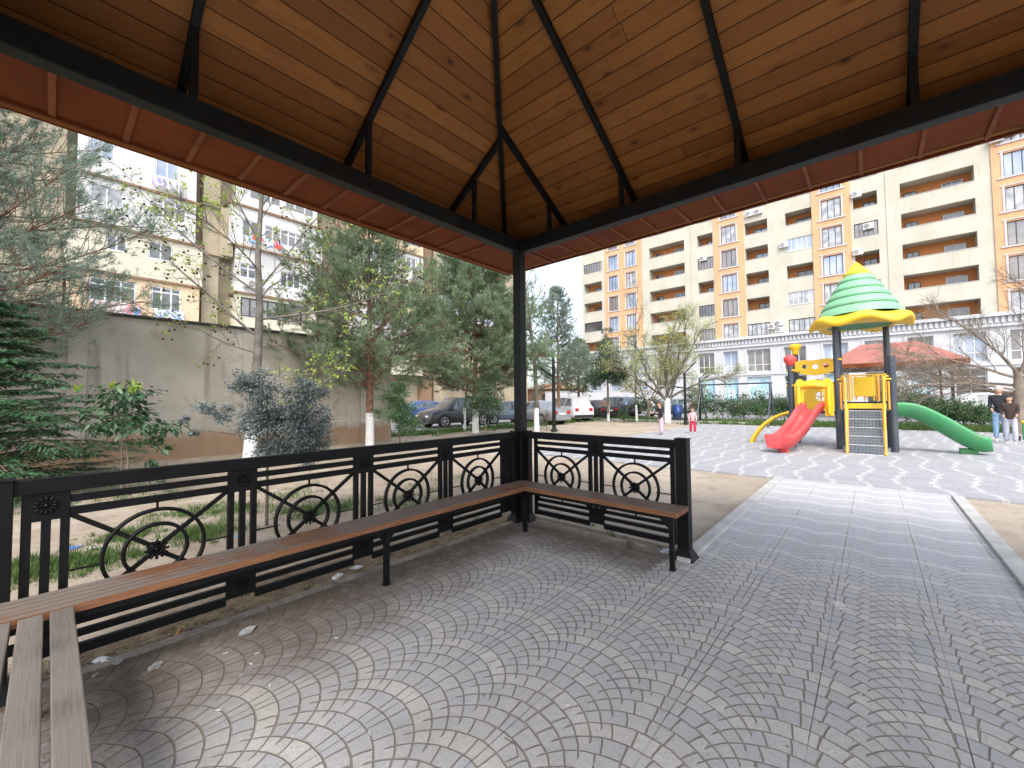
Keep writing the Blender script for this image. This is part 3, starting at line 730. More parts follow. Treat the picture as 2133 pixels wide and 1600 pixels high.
# ---------------------------------------------------------------- old block on the left
VB = -33.2
old = thing('apartment_block', 'older tan apartment block with stacked white glazed balconies behind the concrete wall', 'building', (-4, VB, 0))
def lbox(m, d0, d1, s0, s1, z0, z1, mi=0): return m.box(s0 + 4, s1 + 4, d0, d1, z0, z1, mi)
MAT['tan'] = plaster('tan_stone', (.44, .375, .27), .22, .3, .7); MAT['peach'] = plaster('peach_render', (.74, .55, .37), .1, .2); MAT['oldwhite'] = plaster('white_balcony_cladding', (.68, .68, .67), .1, .3)
MAT['paleblue'] = plaster('pale_blue_cladding', (.60, .68, .78), .1, .2); MAT['creamL'] = plaster('cream_cladding', (.66, .62, .49), .1, .25)
MAT['brick'] = plaster('brown_brick', (.30, .19, .12), .3, .35, 2); MAT['brownwood'] = plaster('brown_shutters', (.24, .17, .14), .3, .3, 2)
lbox(MB(), -13, -1.5, -42.6, 13, 0, 25).build('rear_wall', MAT['tan'], old)
def stack(s0, s1, floors, d=0.0):
    """floors: (z0, z1, material, ledge overhang, [windows (a, b, za, zb, n, frame, glass, transom)])"""
    for z0_, z1_, mt, oh, wins in floors:
        m = MB(); wall_cells(m, s0 - oh, s1 + oh, z0_, z1_ - .16, [(a, b, za, zb) for a, b, za, zb, *_ in wins], lambda m, a, b, c, e: lbox(m, d - .18, d, a, b, c, e))
        lbox(m, d - 1.6, d - .181, s0 - oh, s0 - oh + .12, z0_, z1_ - .16); lbox(m, d - 1.6, d - .181, s1 + oh - .12, s1 + oh, z0_, z1_ - .16)
        p = m.build('balcony', mt, old)
        m = MB(); lbox(m, d - 1.6, d + .14, s0 - oh - .1, s1 + oh + .1, z1_ - .159, z1_ - .001); m.build('slab', MAT['brick'], p)
        m = MB(); lbox(m, d - .9, d - .85, s0 - oh + .13, s1 + oh - .13, z0_, z1_ - .17); m.build('room', MAT['glassdark'], p)
        for (a, b, za, zb, n, fm, gm, tr) in wins: win(p, a, b, za, zb, d - .08, n, MAT[fm], MAT[gm], .09, trans=tr, put=lbox)
W, G, D_ = 'wframe', 'glassgrey', 'glassdark'
stack(-2.75, 3.1, [
    (4.2, 6.9, MAT['peach'], .3, []),
    (6.9, 9.95, MAT['peach'], .35, [(.3, 2.5, 8.0, 9.5, 3, W, D_, 9.1), (-2.05, -.45, 7.9, 9.5, 3, W, D_, 9.15)]),
    (9.95, 13.0, MAT['creamL'], .5, [(.8, 1.8, 11.4, 12.45, 2, W, D_, None), (-1.55, -.25, 11.35, 12.55, 2, W, D_, None)]),
    (13.0, 16.1, MAT['oldwhite'], .05, [(-2.25, -.35, 14.35, 15.7, 3, W, G, 15.3), (1.0, 2.6, 14.3, 15.5, 2, W, 'curtain', None)]),
    (16.1, 19.3, MAT['oldwhite'], .05, [(-1.8, -.5, 17.2, 18.75, 2, W, 'glassblue', None), (1.5, 2.7, 17.2, 18.75, 2, W, 'glassblue', None)]),
    (19.3, 22.5, MAT['creamL'], .05, [(-2.1, -.4, 20.4, 21.9, 3, W, G, None), (1.0, 2.6, 20.4, 21.9, 2, W, G, None)])])
stack(-11.45, -5.35, [
    (4.2, 7.0, MAT['creamL'], .0, []),
    (7.0, 10.1, MAT['creamL'], .0, [(-10.8, -5.7, 8.2, 9.7, 8, 'frame', 'glassgrey', None)]),
    (10.1, 13.75, MAT['oldwhite'], .0, [(-6.75, -5.6, 11.25, 12.4, 2, W, D_, 12.0), (-10.1, -8.5, 11.1, 12.4, 3, W, D_, None)]),
    (13.75, 17.0, MAT['oldwhite'], .45, [(-10.9, -7.3, 14.6, 15.9, 6, W, G, 15.55), (-6.9, -5.7, 14.6, 15.9, 2, W, D_, None)]),
    (17.0, 20.2, MAT['oldwhite'], -.0, [(-11.2, -8.8, 17.7, 19.5, 3, W, 'glassgrey', None), (-8.5, -6.2, 17.7, 19.5, 3, W, 'glassgrey', None)]),
    (20.2, 23.2, MAT['creamL'], .0, [(-10.5, -6.5, 21.2, 22.6, 5, W, G, None)])])
stack(-22.9, -15.0, [
    (4.2, 7.6, MAT['creamL'], 0, []), (7.6, 10.9, MAT['oldwhite'], 0, [(-22, -19.5, 8.9, 10.4, 4, W, D_, None), (-18.5, -16.2, 8.9, 10.4, 3, W, D_, None)]),
    (10.9, 14.1, MAT['creamL'], 0, [(-22.0, -20.0, 12.2, 13.6, 3, W, D_, None), (-18.6, -16.0, 12.2, 13.6, 3, W, G, None)]),
    (14.1, 17.3, MAT['oldwhite'], 0, [(-22, -19.5, 15.4, 16.8, 4, W, G, None), (-18.5, -16.2, 15.4, 16.8, 3, W, D_, None)]),
    (17.3, 20.5, MAT['peach'], 0, [(-22.6, -20.6, 18.2, 20.0, 2, 'frame', 'glassblue', None), (-18.5, -16.2, 18.2, 20.0, 3, W, D_, None)]), (20.5, 23.4, MAT['creamL'], 0, [])])
stack(-34.5, -26.2, [
    (4.2, 7.6, MAT['peach'], 0, []), (7.6, 10.9, MAT['creamL'], 0, [(-33, -30.5, 8.9, 10.4, 4, W, D_, None), (-29.5, -27.2, 8.9, 10.4, 3, W, D_, None)]),
    (10.9, 14.1, MAT['paleblue'], 0, [(-33, -30.5, 12.2, 13.6, 3, W, D_, None), (-29.6, -27.0, 12.2, 13.6, 3, W, G, None)]),
    (14.1, 17.3, MAT['creamL'], 0, [(-33, -30.5, 15.4, 16.8, 4, W, G, None), (-28.6, -26.8, 15.4, 16.8, 3, W, 'glassblue', None)]),
    (17.3, 20.5, MAT['oldwhite'], 0, [(-33, -30.5, 18.4, 20, 4, W, G, None), (-28.8, -27.2, 18.2, 19.8, 2, W, 'curtain', None)]), (20.5, 23.4, MAT['creamL'], 0, [])])
m = MB()
lbox(m, -1.5, -.4, 3.6, 13, 0, 25); lbox(m, -1.5, -.55, -4.35, -3.35, 0, 25); m.build('tan_wall', MAT['tan'], old)
m = MB(); lbox(m, -1.5, -.3, -4.6, -3.2, 12.6, 12.75); lbox(m, -1.5, -.3, -5.0, -3.3, 16.3, 16.45); lbox(m, -1.49, -.25, -5.2, -4.36, 12.76, 16.29); lbox(m, -1.49, -.2, -4.3, -3.3, 16.46, 25)
m.build('stair_panel', MAT['tan'], old)
m = MB(); lbox(m, -1.5, -.6, -24.4, -23.2, 0, 25); m.build('brick_pier', MAT['brick'], old)
for s in (-3.9, -12.3, -14.1, -25.3, -35.6): m = MB(); lbox(m, -1.49, -1.3, s, s + .1, 0, 24); m.build('drainpipe', MAT['brick'], old)
ac(old, .0, -6.2, 10.5, lbox)
def cloth(name, pts, cat, label, cols, y):
    """washing hung on a line under a window: rippled sheet with pinned top"""
    s0, s1, z0_, z1_ = pts; M = MatB(name + '_cloth', .9); 
    c = M.mix(M.noise(2.2, 3).ramp(.42, .58), cols[0], cols[1]); c = M.mix(M.noise(1.1, 2).ramp(.58, .62), c, cols[2]); M.color(c)
    n = 26; m = MB(); vs = []
    for j in range(5):
        for i in range(n + 1):
            t = i / n; vs.append((s0 + (s1 - s0) * t, y + .05 * math.sin(t * 31 + j * .4) + .02 * j, z1_ - (z1_ - z0_) * j / 4 * (1 + .12 * math.sin(t * 17))))
    m.add(vs, [(j * (n + 1) + i, j * (n + 1) + i + 1, (j + 1) * (n + 1) + i + 1, (j + 1) * (n + 1) + i) for j in range(4) for i in range(n)], 0, True)
    o = m.build(name, M.m); tag(o, label, cat); md = o.modifiers.new('thickness', 'SOLIDIFY'); md.thickness = .01; return o
cloth('laundry', (.1, 2.4, 7.15, 7.95), 'laundry', 'pink and red washing with a blue piece hung below the peach balcony windows', [(.55, .25, .30), (.70, .62, .62), (.10, .22, .55)], VB + .35)
cloth('laundry', (-2.2, -.6, 7.0, 7.9), 'laundry', 'pale blue patterned sheet hung below the narrower peach balcony window', [(.35, .52, .75), (.62, .70, .80), (.25, .35, .6)], VB + .35)
cloth('laundry', (-8.4, -5.9, 13.85, 14.5), 'laundry', 'red and blue washing hung on the white balcony behind the plane tree', [(.25, .40, .68), (.66, .66, .7), (.62, .10, .08)], VB + .75)
cloth('laundry', (-1.9, -.3, 16.3, 17.0), 'laundry', 'lilac washing hung below the uppermost balcony window in view', [(.50, .42, .66), (.70, .70, .76), (.30, .3, .5)], VB + .35)

# ---------------------------------------------------------------- concrete wall
def oldwall():
    M = MatB('stained_concrete_wall', .95, 0, .2); x, y, z = M.xyz()
    a = M.noise(.5, 5); b = M.noise(2.6, 6); st = M.noise(1.1, 5, vec=M.vec(x * 2.4, y, z * .22)); c = M.noise(26, 4)
    k = M.mix(a.ramp(.35, .65), (.35, .325, .27), (.45, .42, .36)); k = M.mix(b.ramp(.5, .75) * .55, k, (.27, .225, .165))
    k = M.mix(st.ramp(.55, .72) * .6, k, (.20, .16, .115)); low = (z + (b - .5) * .7)
    k = M.mix((1 - low.ramp(.45, .8)) * .85, k, M.mix(b, (.20, .115, .06), (.33, .22, .13)))
    ln = 1 - ((z - .78 + (M.noise(.9, 3) - .5) * .25).abs()).ramp(.006, .02); k = M.mix(ln * M.noise(.6, 2).ramp(.48, .56), k, (.62, .58, .50))
    wv_ = M.noise(1.3, 4); k = M.mix((1 - (wv_ - .5).abs().ramp(.0, .006)) * M.noise(.5, 2).ramp(.5, .6) * .6, k, (.14, .11, .08))
    M.color(k); M.bump(b * .6 + c * .4, .02, .8); return M.m
wl = thing('concrete_wall', 'tall stained concrete wall with a dark coping behind the shrubs', 'wall', (2, -10.95, 0))
m = MB(); m.box(-7.0, 9, -.3, 0, -.3, 3.72)
for x in (-6.0, -2.2, 1.4, 5.2): m.box(x, x + .32, .0005, .07, -.3, 3.6)
m.build('wall', oldwall(), wl); MB().box(-7.1, 9, -.36, .08, 3.721, 3.79).build('coping', MAT['black'], wl, bevel=.01)
# ---------------------------------------------------------------- second shelter beyond the play tower
s2 = thing('shelter', 'distant open shelter with a red hipped metal roof beyond the climbing tower', 'shelter', (-36, 4.3, 0))
m = MB(); a, b = 3.6, 3.5; rz_, e_ = 5.35, 3.75
m.add([(-a, -b, e_), (a, -b, e_), (a, b, e_), (-a, b, e_), (0, -1.5, rz_), (0, 1.5, rz_)], [(0, 1, 4), (1, 2, 5, 4), (2, 3, 5), (3, 0, 4, 5)]); m.build('roof', MAT['roofred'], s2)
m = MB()
for (x0_, x1_, y0_, y1_) in ((-a, a, -b - .02, -b + .04), (-a, a, b - .04, b + .02), (-a - .02, -a + .04, -b, b), (a - .04, a + .02, -b, b)): m.box(x0_, x1_, y0_, y1_, e_ - .28, e_ - .002)
m.build('fascia', MAT['redsheet'], s2)
MB().box(-a + .05, a - .05, -b + .05, b - .05, e_ - .26, e_ - .24).build('ceiling', MAT['brownwood'], s2)
for i in (-1, 1):
    for j in (-1, 1): MB().box(i * 2.9 - .07, i * 2.9 + .07, j * 2.8 - .07, j * 2.8 + .07, -.05, e_ - .27).build('post', MAT['steel'], s2)
for j in (-1, 1): MB().box(2.82, 2.94, -2.73, 2.73, 1.0, 1.08).build('rail', MAT['steel'], s2) if j > 0 else MB().box(-2.94, -2.82, -2.73, 2.73, 1.0, 1.08).build('rail', MAT['steel'], s2)
# little building with a red roof in the gap between the blocks
kk = thing('small_building', 'small brown building with a low brown roof between the two apartment blocks', 'building', (-52, -36, 0))
MB().box(-3, 3, -4, 2.8, 0, 3.2).build('wall', MAT['brick'], kk)
MB().add([(-3.4, -4.4, 3.2), (3.4, -4.4, 3.2), (3.4, 3.2, 3.2), (-3.4, 3.2, 3.2), (0, -2.5, 4.2), (0, 1.5, 4.2)], [(0, 1, 4), (1, 2, 5, 4), (2, 3, 5), (3, 0, 4, 5), (0, 3, 2, 1)]).build('roof', MAT['brick'], kk)
for y in (-3, -1, 1): MB().box(3.001, 3.03, y, y + 1, 1.2, 2.4).build('window', MAT['glassdark'], kk)
hd = thing('boundary_wall', 'plain white boundary wall behind the parked cars', 'wall', (-47.5, -26, 0))
MB().box(-.15, .15, -9, 11, 0, 2.6).build('wall', MAT['whitest'], hd); MB().box(-.2, .2, -9.05, 11.05, 2.601, 2.72).build('coping', MAT['whitest'], hd)
# ================================================================ play tower
def plastic(name, col, rough=.42):
    M = MatB(name, rough, 0, .45); x, y, z = M.xyz(); c = M.mix(M.noise(1.3, 5).ramp(.35, .7), col, tuple(v * .8 + .035 for v in col))
    c = M.mix(M.noise(30, 2, vec=M.vec(x * .3, y, z * 1.0)).ramp(.66, .72) * .35, c, tuple(v * .5 + .18 for v in col)); c = M.mix(M.noise(3.2, 5).ramp(.55, .75) * .35, c, (.20, .17, .13)); M.color(c); M.rough(M.noise(5, 4) * .4 + rough - .15); M.bump(M.noise(9, 3), .002, .5); return M.m
MAT['pyel'] = plastic('yellow_plastic', (.84, .52, .012)); MAT['pred'] = plastic('red_plastic', (.70, .055, .06)); MAT['pgrn'] = plastic('green_plastic', (.045, .28, .10))
MAT['plgn'] = plastic('light_green_plastic', (.22, .52, .28)); MAT['pgrey'] = plastic('slate_grey_post', (.040, .052, .070), .4); MAT['pdeck'] = plastic('grey_rubber_deck', (.07, .085, .10), .6)
MAT['orng'] = plastic('orange_painted_tube', (.80, .38, .03)); MAT['pdkg'] = plastic('dark_green_plastic', (.03, .2, .06))
pt = thing('climbing_tower', 'climbing tower with a green spiral hat roof, red and green slides and a yellow arch', 'play tower', (-11.7, 2.6, 0))
lo = Vector((-11.7, 2.6, 0))
def L(x, y, z): return (x - lo.x, y - lo.y, z)
uF, uB = -11.1, -12.35; v0, v1, v2 = 1.5, 2.62, 3.78
def rpost(u, v, h, r=.075):
    MB().tube([L(u, v, -.05), L(u, v, h)], r, 12).build('post', MAT['pgrey'], pt)
rpost(uF, v0, 2.5); rpost(uB, v0, 2.92); rpost(uF, v1, 3.55); rpost(uB, v1, 3.55); rpost(uF, v2, 2.6, .085); rpost(uB, v2 - .05, 3.6)
def cap(u, v, z, col, w_):
    MB().lathe([(.0001, z), (.085, z), (.10, z + .05), (.085, z + .12), (.16, z + .22), (.17, z + .30), (.13, z + .35), (.0001, z + .37)] if w_ else
               [(.0001, z), (.07, z), (.10, z + .06), (.165, z + .16), (.175, z + .24), (.13, z + .31), (.05, z + .35), (.0001, z + .355)], L(u, v, 0), 20).build('post_cap', col, pt)
cap(uF, v0, 2.45, MAT['pred'], False); cap(uB, v0, 2.90, MAT['pyel'], True)
# decks
MB().box(uB - lo.x, uF - lo.x, v0 - lo.y, v1 - lo.y - .005, 1.0, 1.08).build('platform', MAT['pdeck'], pt, bevel=.01)
MB().box(uB - lo.x, uF - lo.x, v1 - lo.y + .005, v2 - lo.y, 1.08, 1.16).build('platform', MAT['pdeck'], pt, bevel=.01)
# hat roof: stepped swelling cone, wavy yellow brim, yellow tip
hc = Vector(L(-11.72, 3.13, 0))
prof = []; z = 3.78; R_ = 1.02; K = 5
zs = np.linspace(3.80, 5.10, K + 1)
rad = lambda z: 1.0 * (1 - ((z - 3.75) / 1.62)) ** .80 + .02
for i in range(K):
    a, b = zs[i], zs[i + 1]; ra, rb_ = rad(a), rad(b)
    for t in (0, .3, .65, .92, 1.0): prof.append((ra + (rb_ - ra) * t + .045 * math.sin(PI * min(1, t * .9 + .12)) + .0, a + (b - a) * t))
    prof.append((rb_ - .035, b + .004))
tilt = lambda r, z, t: (r, z + .07 * math.sin(t + 1.0) * (r if z < 5.05 else .1))
m = MB().lathe(prof, hc, 48, fr=tilt); m.build('hat', MAT['plgn'], pt)
MB().lathe([(.30, 5.06), (.33, 5.10), (.29, 5.13), (.16, 5.30), (.05, 5.44), (.0001, 5.49)], hc, 32).build('hat_tip', MAT['pyel'], pt)
wave = lambda r, z, t: (r, z + (.10 * max(0, (r - .8) / .45)) * math.sin(6 * t + .6))
MB().lathe([(.86, 3.86), (1.0, 3.83), (1.10, 3.76), (1.16, 3.72), (1.19, 3.66), (1.18, 3.58), (1.13, 3.55), (1.07, 3.58), (.95, 3.57), (.75, 3.55), (.70, 3.60)], hc, 72, fr=wave).build('brim', MAT['pyel'], pt)
MB().lathe([(.0001, 3.70), (.72, 3.56)], hc, 32).build('hat_underside', MAT['pdkg'], pt)
# slides: a trough swept along a curve
def trough(name, path, width, wall, mat_, side, parent=pt, th=.035):
    """path: list of points down the slide; side: horizontal unit vector across it"""
    side = Vector(side); n = len(path)
    sec_ = []
    W_ = width / 2
    for t in np.linspace(-1, 1, 13):
        x = W_ * t; h = wall * (abs(t) ** 5); sec_.append((x, h))
    outer = [(x * 1.0 + (.05 if x > 0 else -.05) * (abs(x) / W_) ** 8, h - th if abs(x) < W_ * .9 else h - .005) for x, h in sec_]
    ring_ = [(-W_ - .045, wall - .01)] + sec_[::1] + [(W_ + .045, wall - .01), (W_ + .06, wall - .07), (W_ + .03, wall * .5 - .03), (W_ * .8, -.10), (0, -.13), (-W_ * .8, -.10), (-W_ - .03, wall * .5 - .03), (-W_ - .06, wall - .07)]
    vs = []; k = len(ring_)
    for i, p in enumerate(path):
        p = Vector(p); q = Vector(path[min(i + 1, n - 1)]) - Vector(path[max(i - 1, 0)]); up = side.cross(q.normalized()); up = up if up.z > 0 else -up
        sc = 1.0 if i < n - 2 else (.97 if i == n - 2 else .93)
        for x, h in ring_: vs.append(Vector(L(*(p + side * x * sc + up * h))))
    fs = [(i * k + j, i * k + (j + 1) % k, (i + 1) * k + (j + 1) % k, (i + 1) * k + j) for i in range(n - 1) for j in range(k)]
    m = MB().add(vs, fs, 0, True); m.add(vs[:k], [tuple(range(k))]); m.add(vs[-k:], [tuple(range(k))])
    o = m.build(name, mat_, parent); return o
def curve(pts, n):
    P_ = [Vector(p) for p in pts]; out = []
    for i in range(len(P_) - 1):
        p0 = P_[max(i - 1, 0)]; p1 = P_[i]; p2 = P_[i + 1]; p3 = P_[min(i + 2, len(P_) - 1)]
        for k in range(n):
            t = k / n; out.append(.5 * ((2 * p1) + (-p0 + p2) * t + (2 * p0 - 5 * p1 + 4 * p2 - p3) * t * t + (-p0 + 3 * p1 - 3 * p2 + p3) * t ** 3))
    return out + [P_[-1]]
rp = curve([(-11.15, 2.06, 1.10), (-10.95, 2.03, 1.10), (-10.65, 1.95, .98), (-10.2, 1.78, .60), (-9.75, 1.61, .34), (-9.45, 1.5, .23), (-9.15, 1.38, .22), (-9.0, 1.33, .25)], 5)
sdir = Vector((.33, .944, 0)).normalized()
trough('slide', rp, .46, .26, MAT['pred'], sdir)['label'] = 'red open slide'
m = MB(); f = Vector(L(-9.42, 1.49, 0)); m.box(f.x - .12, f.x + .12, f.y - .12, f.y + .12, 0, .17); m.build('slide_foot', MAT['pred'], pt, bevel=.02)
gp_ = curve([(-11.55, 3.72, 1.06), (-11.55, 4.05, 1.06), (-11.6, 4.35, .98), (-11.75, 4.8, .76), (-11.95, 5.2, .52), (-12.15, 5.6, .30), (-12.3, 5.9, .20), (-12.4, 6.1, .21)], 5)
gp_ = [Vector((-11.5 - (p.y - 3.72) * .10, 3.80 + (p.y - 3.72) * .735, p.z)) for p in gp_]
trough('slide', gp_, .50, .27, MAT['pgrn'], Vector((1, .09, 0)).normalized())['label'] = 'green open slide'
m = MB(); m.box(.0 - .10 - 0, .0 + .10, 5.18 - lo.y - .16, 5.18 - lo.y + .16, 0, .14); o = m.build('slide_foot', MAT['pdkg'], pt, bevel=.02)
# yellow arch climber behind the red slide
ar = curve([(-12.0, 1.6, 1.05), (-11.95, 1.3, 1.0), (-11.9, .9, .82), (-11.85, .55, .5), (-11.8, .34, .18), (-11.8, .28, .0)], 6)
for dx in (-.18, .24):
    MB().tube([L(p.x + dx, p.y, p.z) for p in ar], .05, 8).build('arch_tube', MAT['pyel'], pt)
m = MB()
for k in (6, 11, 16, 21, 26): p = ar[k]; m.tube([L(p.x - .18, p.y, p.z), L(p.x + .24, p.y, p.z)], .022, 6); 
m.build('arch_rungs', MAT['pyel'], pt)
# slide hood panel (yellow) with an opening
def panel(name, mat_, u, poly, holes, th=.05):
    """flat moulded panel in the plane x=u: outer polygon (y, z) with round holes cut by triangulation"""
    bm = bmesh.new()
    def loop(pts): 
        vs = [bm.verts.new(L(u, a, b)) for a, b in pts]; return [bm.edges.new((vs[i], vs[(i + 1) % len(vs)])) for i in range(len(vs))]
    es = loop(poly)
    for h in holes: es += loop(h)
    r = bmesh.ops.triangle_fill(bm, use_beauty=True, edges=es)
    g = bmesh.ops.extrude_face_region(bm, geom=list(bm.faces)); bmesh.ops.translate(bm, verts=[v for v in g['geom'] if isinstance(v, bmesh.types.BMVert)], vec=(th, 0, 0))
    bmesh.ops.recalc_face_normals(bm, faces=bm.faces)
    me = bpy.data.meshes.new(name); bm.to_mesh(me); bm.free(); me.materials.append(mat_)
    o = bpy.data.objects.new(name, me); C.objects.link(o); o.parent = pt
    b = o.modifiers.new('bevel', 'BEVEL'); b.width = .012; b.segments = 2; b.limit_method = 'ANGLE'; return o
circ = lambda cy, cz, r, n=18: [(cy + r * math.cos(2 * PI * i / n), cz + r * math.sin(2 * PI * i / n)) for i in range(n)]
panel('hood_panel', MAT['pyel'], -11.02, [(1.60, .95), (1.60, 1.85), (1.66, 2.02), (1.76, 2.05), (1.84, 1.97), (2.06, 2.02), (2.28, 1.97), (2.36, 2.06), (2.47, 2.03), (2.53, 1.86), (2.53, .95), (2.32, .93), (2.30, 1.62), (2.18, 1.74), (1.95, 1.74), (1.83, 1.62), (1.81, .95)], [])
m = MB(); m.tube([L(-10.99, 1.78, 1.80), L(-10.92, 1.9, 1.84), L(-10.9, 2.07, 1.86), L(-10.92, 2.24, 1.84), L(-10.99, 2.36, 1.80)], [.05, .075, .085, .075, .05], 10)
m.build('hood_arch', MAT['pyel'], pt)
for y in (1.70, 2.42): MB().tube([L(-10.97, y, 1.0), L(-10.93, y, 1.4), L(-10.97, y, 1.86)], [.05, .07, .05], 8).build('hood_column', MAT['pyel'], pt)
panel('back_panel', MAT['pyel'], -12.30, [(1.58, 1.10), (1.58, 1.95), (2.06, 2.08), (2.55, 1.95), (2.55, 1.10)], [circ(2.15, 1.52, .15)] , .04)
m = MB(); m.tube([L(-12.27, 2.0, 1.52), L(-12.27, 2.3, 1.52)], .02, 6); m.tube([L(-12.27, 2.15, 1.37), L(-12.27, 2.15, 1.67)], .02, 6); m.build('window_bars', MAT['pyel'], pt)
panel('ring_panel', MAT['pyel'], -11.7, [(1.55, 2.30), (1.55, 2.62), (1.75, 2.66), (2.06, 2.64), (2.35, 2.68), (2.56, 2.64), (2.56, 2.28), (2.3, 2.20), (2.05, 2.17), (1.78, 2.21)], [circ(1.80, 2.45, .065), circ(2.07, 2.44, .075), circ(2.34, 2.46, .065)], .04)
for (z_, y) in ((2.58, v0), (2.32, v0), (2.58, v1), (1.86, v0), (1.90, v1), (1.0, v0)):
    MB().tube([L(uF - .1, y - .12, z_), L(uF + .09, y + .10, z_)], .03, 8).build('clamp', MAT['pyel'], pt)
MB().tube([L(uF, v0, 2.31), L(-11.7, 1.7, 2.33)], .02, 6).build('brace', MAT['pyel'], pt)
# perforated climbing ramp with orange rails
rb0, rt0 = Vector((-10.0, 3.2, 0)), Vector((-10.85, 3.2, 1.10))
dirr = (rt0 - rb0); ln_ = dirr.length; dn = dirr.normalized(); sy_ = Vector((0, 1, 0)); nn = sy_.cross(dn); nn = nn if nn.z > 0 else -nn
hw = .34; stepn = 5
for k in range(stepn):
    bm = bmesh.new(); a = k / stepn * ln_ + .008; b = (k + 1) / stepn * ln_ - .008
    nx_, nz_ = 9, 3; vv = {}
    def P3(y, s): return L(*(rb0 + dn * s + sy_ * y))
    # grid with square holes: build cells around the holes
    ys = []; 
    for i in range(nx_):
        c_ = -hw + .05 + (2 * hw - .1) * i / (nx_ - 1); ys += [c_ - .014, c_ + .014]
    ys = [-hw] + ys + [hw]; ss = []
    for j in range(nz_):
        c_ = a + (b - a) * (j + .6) / (nz_ + .2); ss += [c_ - .014, c_ + .014]
    ss = [a] + ss + [b]
    for i in range(len(ys)):
        for j in range(len(ss)): vv[i, j] = bm.verts.new(P3(ys[i], ss[j]))
    for i in range(len(ys) - 1):
        for j in range(len(ss) - 1):
            if i % 2 == 1 and j % 2 == 1: continue
            bm.faces.new((vv[i, j], vv[i + 1, j], vv[i + 1, j + 1], vv[i, j + 1]))
    me = bpy.data.meshes.new('ramp_plate'); bm.to_mesh(me); bm.free(); me.materials.append(MAT['pdeck']); o = bpy.data.objects.new('ramp_plate', me); C.objects.link(o); o.parent = pt
    sdm = o.modifiers.new('thickness', 'SOLIDIFY'); sdm.thickness = .03
m = MB()
for k in range(stepn + 1):
    p = rb0 + dn * (k / stepn * ln_) + nn * .01
    m.tube([L(*(p - sy_ * hw)), L(*(p + sy_ * hw))], .009, 6)
m.build('ramp_ribs', MAT['acwhite'], pt)
for sg in (-1, 1):
    y = sg * (hw + .04); q = Vector((0, y, 0))
    MB().tube([L(*(rb0 + q)), L(*(rt0 + q)), L(*(rt0 + q + dn * .1))], .032, 8).build('ramp_rail', MAT['orng'], pt)
    hr_ = curve([(-10.05, 3.2 + y, .02), (-10.35, 3.2 + y * 1.02, .75), (-10.72, 3.2 + y * 1.05, 1.55), (-10.80, 3.2 + y * 1.07, 1.95), (-10.95, 3.2 + y * 1.15, 2.04), (-11.1, 3.2 + sg * .52, 2.04)], 4)
    MB().tube([L(*p) for p in hr_], .028, 8).build('handrail', MAT['orng'], pt)
    MB().tube([L(-10.85, 3.2 + sg * .5, 1.15), L(-10.80, 3.2 + sg * .50, 1.9)], .022, 8).build('handrail', MAT['orng'], pt)
    MB().tube([L(-10.95, 3.2 + sg * .30, 1.38), L(-10.95, 3.2 + sg * .30, 2.1)], .026, 8).build('gate_bar', MAT['orng'], pt)
MB().tube([L(-11.05, v1, 1.99), L(-10.95, 3.2 - .42, 1.99)], .025, 8).build('top_bar', MAT['pyel'], pt)
MB().tube([L(-11.05, v2, 1.97), L(-10.95, 3.2 + .38, 1.97)], .025, 8).build('top_bar', MAT['pyel'], pt)
m = MB()
for y in (2.75, 2.95, 3.45, 3.65): m.tube([L(-11.0, y, 1.38), L(-11.0, y, 2.1)], .016, 6)
m.build('guard_bars', MAT['orng'], pt)
m = MB()
for y in np.linspace(2.8, 3.6, 5): m.tube([L(-12.3, y, 1.38), L(-12.3, y, 2.15)], .018, 6)
m.tube([L(-12.3, 2.62, 2.15), L(-12.3, 3.78, 2.15)], .022, 6); m.build('back_guard', MAT['pyel'], pt)
MB().box(-12.3 - lo.x, -12.26 - lo.x, 2.95 - lo.y, 3.45 - lo.y, 1.5, 2.1).build('back_board', MAT['pyel'], pt, bevel=.01)
MB().box(-11.08 - lo.x, -11.04 - lo.x, 2.78 - lo.y, 3.65 - lo.y, 1.165, 1.31).build('step_board', MAT['pyel'], pt, bevel=.01)
# ================================================================ swing frame
sw = thing('swing_frame', 'dark blue-grey steel swing frame with A-shaped legs at the back of the square', 'swing', (-20.7, -2.4, 0))
A0 = at(1455, 885); A1 = at(1603, 889); ctr_ = Vector((-20.7, -2.4, 0)); zt = 2.25
def SW(v): return Vector(v) - ctr_
aL = Vector((-20.9, -4.05, 0)); aR = Vector((-20.5, -.55, 0)); ex = Vector((1, 0, 0))
MB().tube([SW(aL + Vector((0, -.08, zt))), SW(aR + Vector((0, .08, zt)))], .045, 10).build('top_bar', MAT['pgrey'], sw)
for q in (aL, aR):
    for sg in (-1, 1): MB().tube([SW(q + ex * sg * 1.0 + Vector((0, 0, -.05))), SW(q + Vector((0, 0, zt)))], .045, 10).build('leg', MAT['pgrey'], sw)
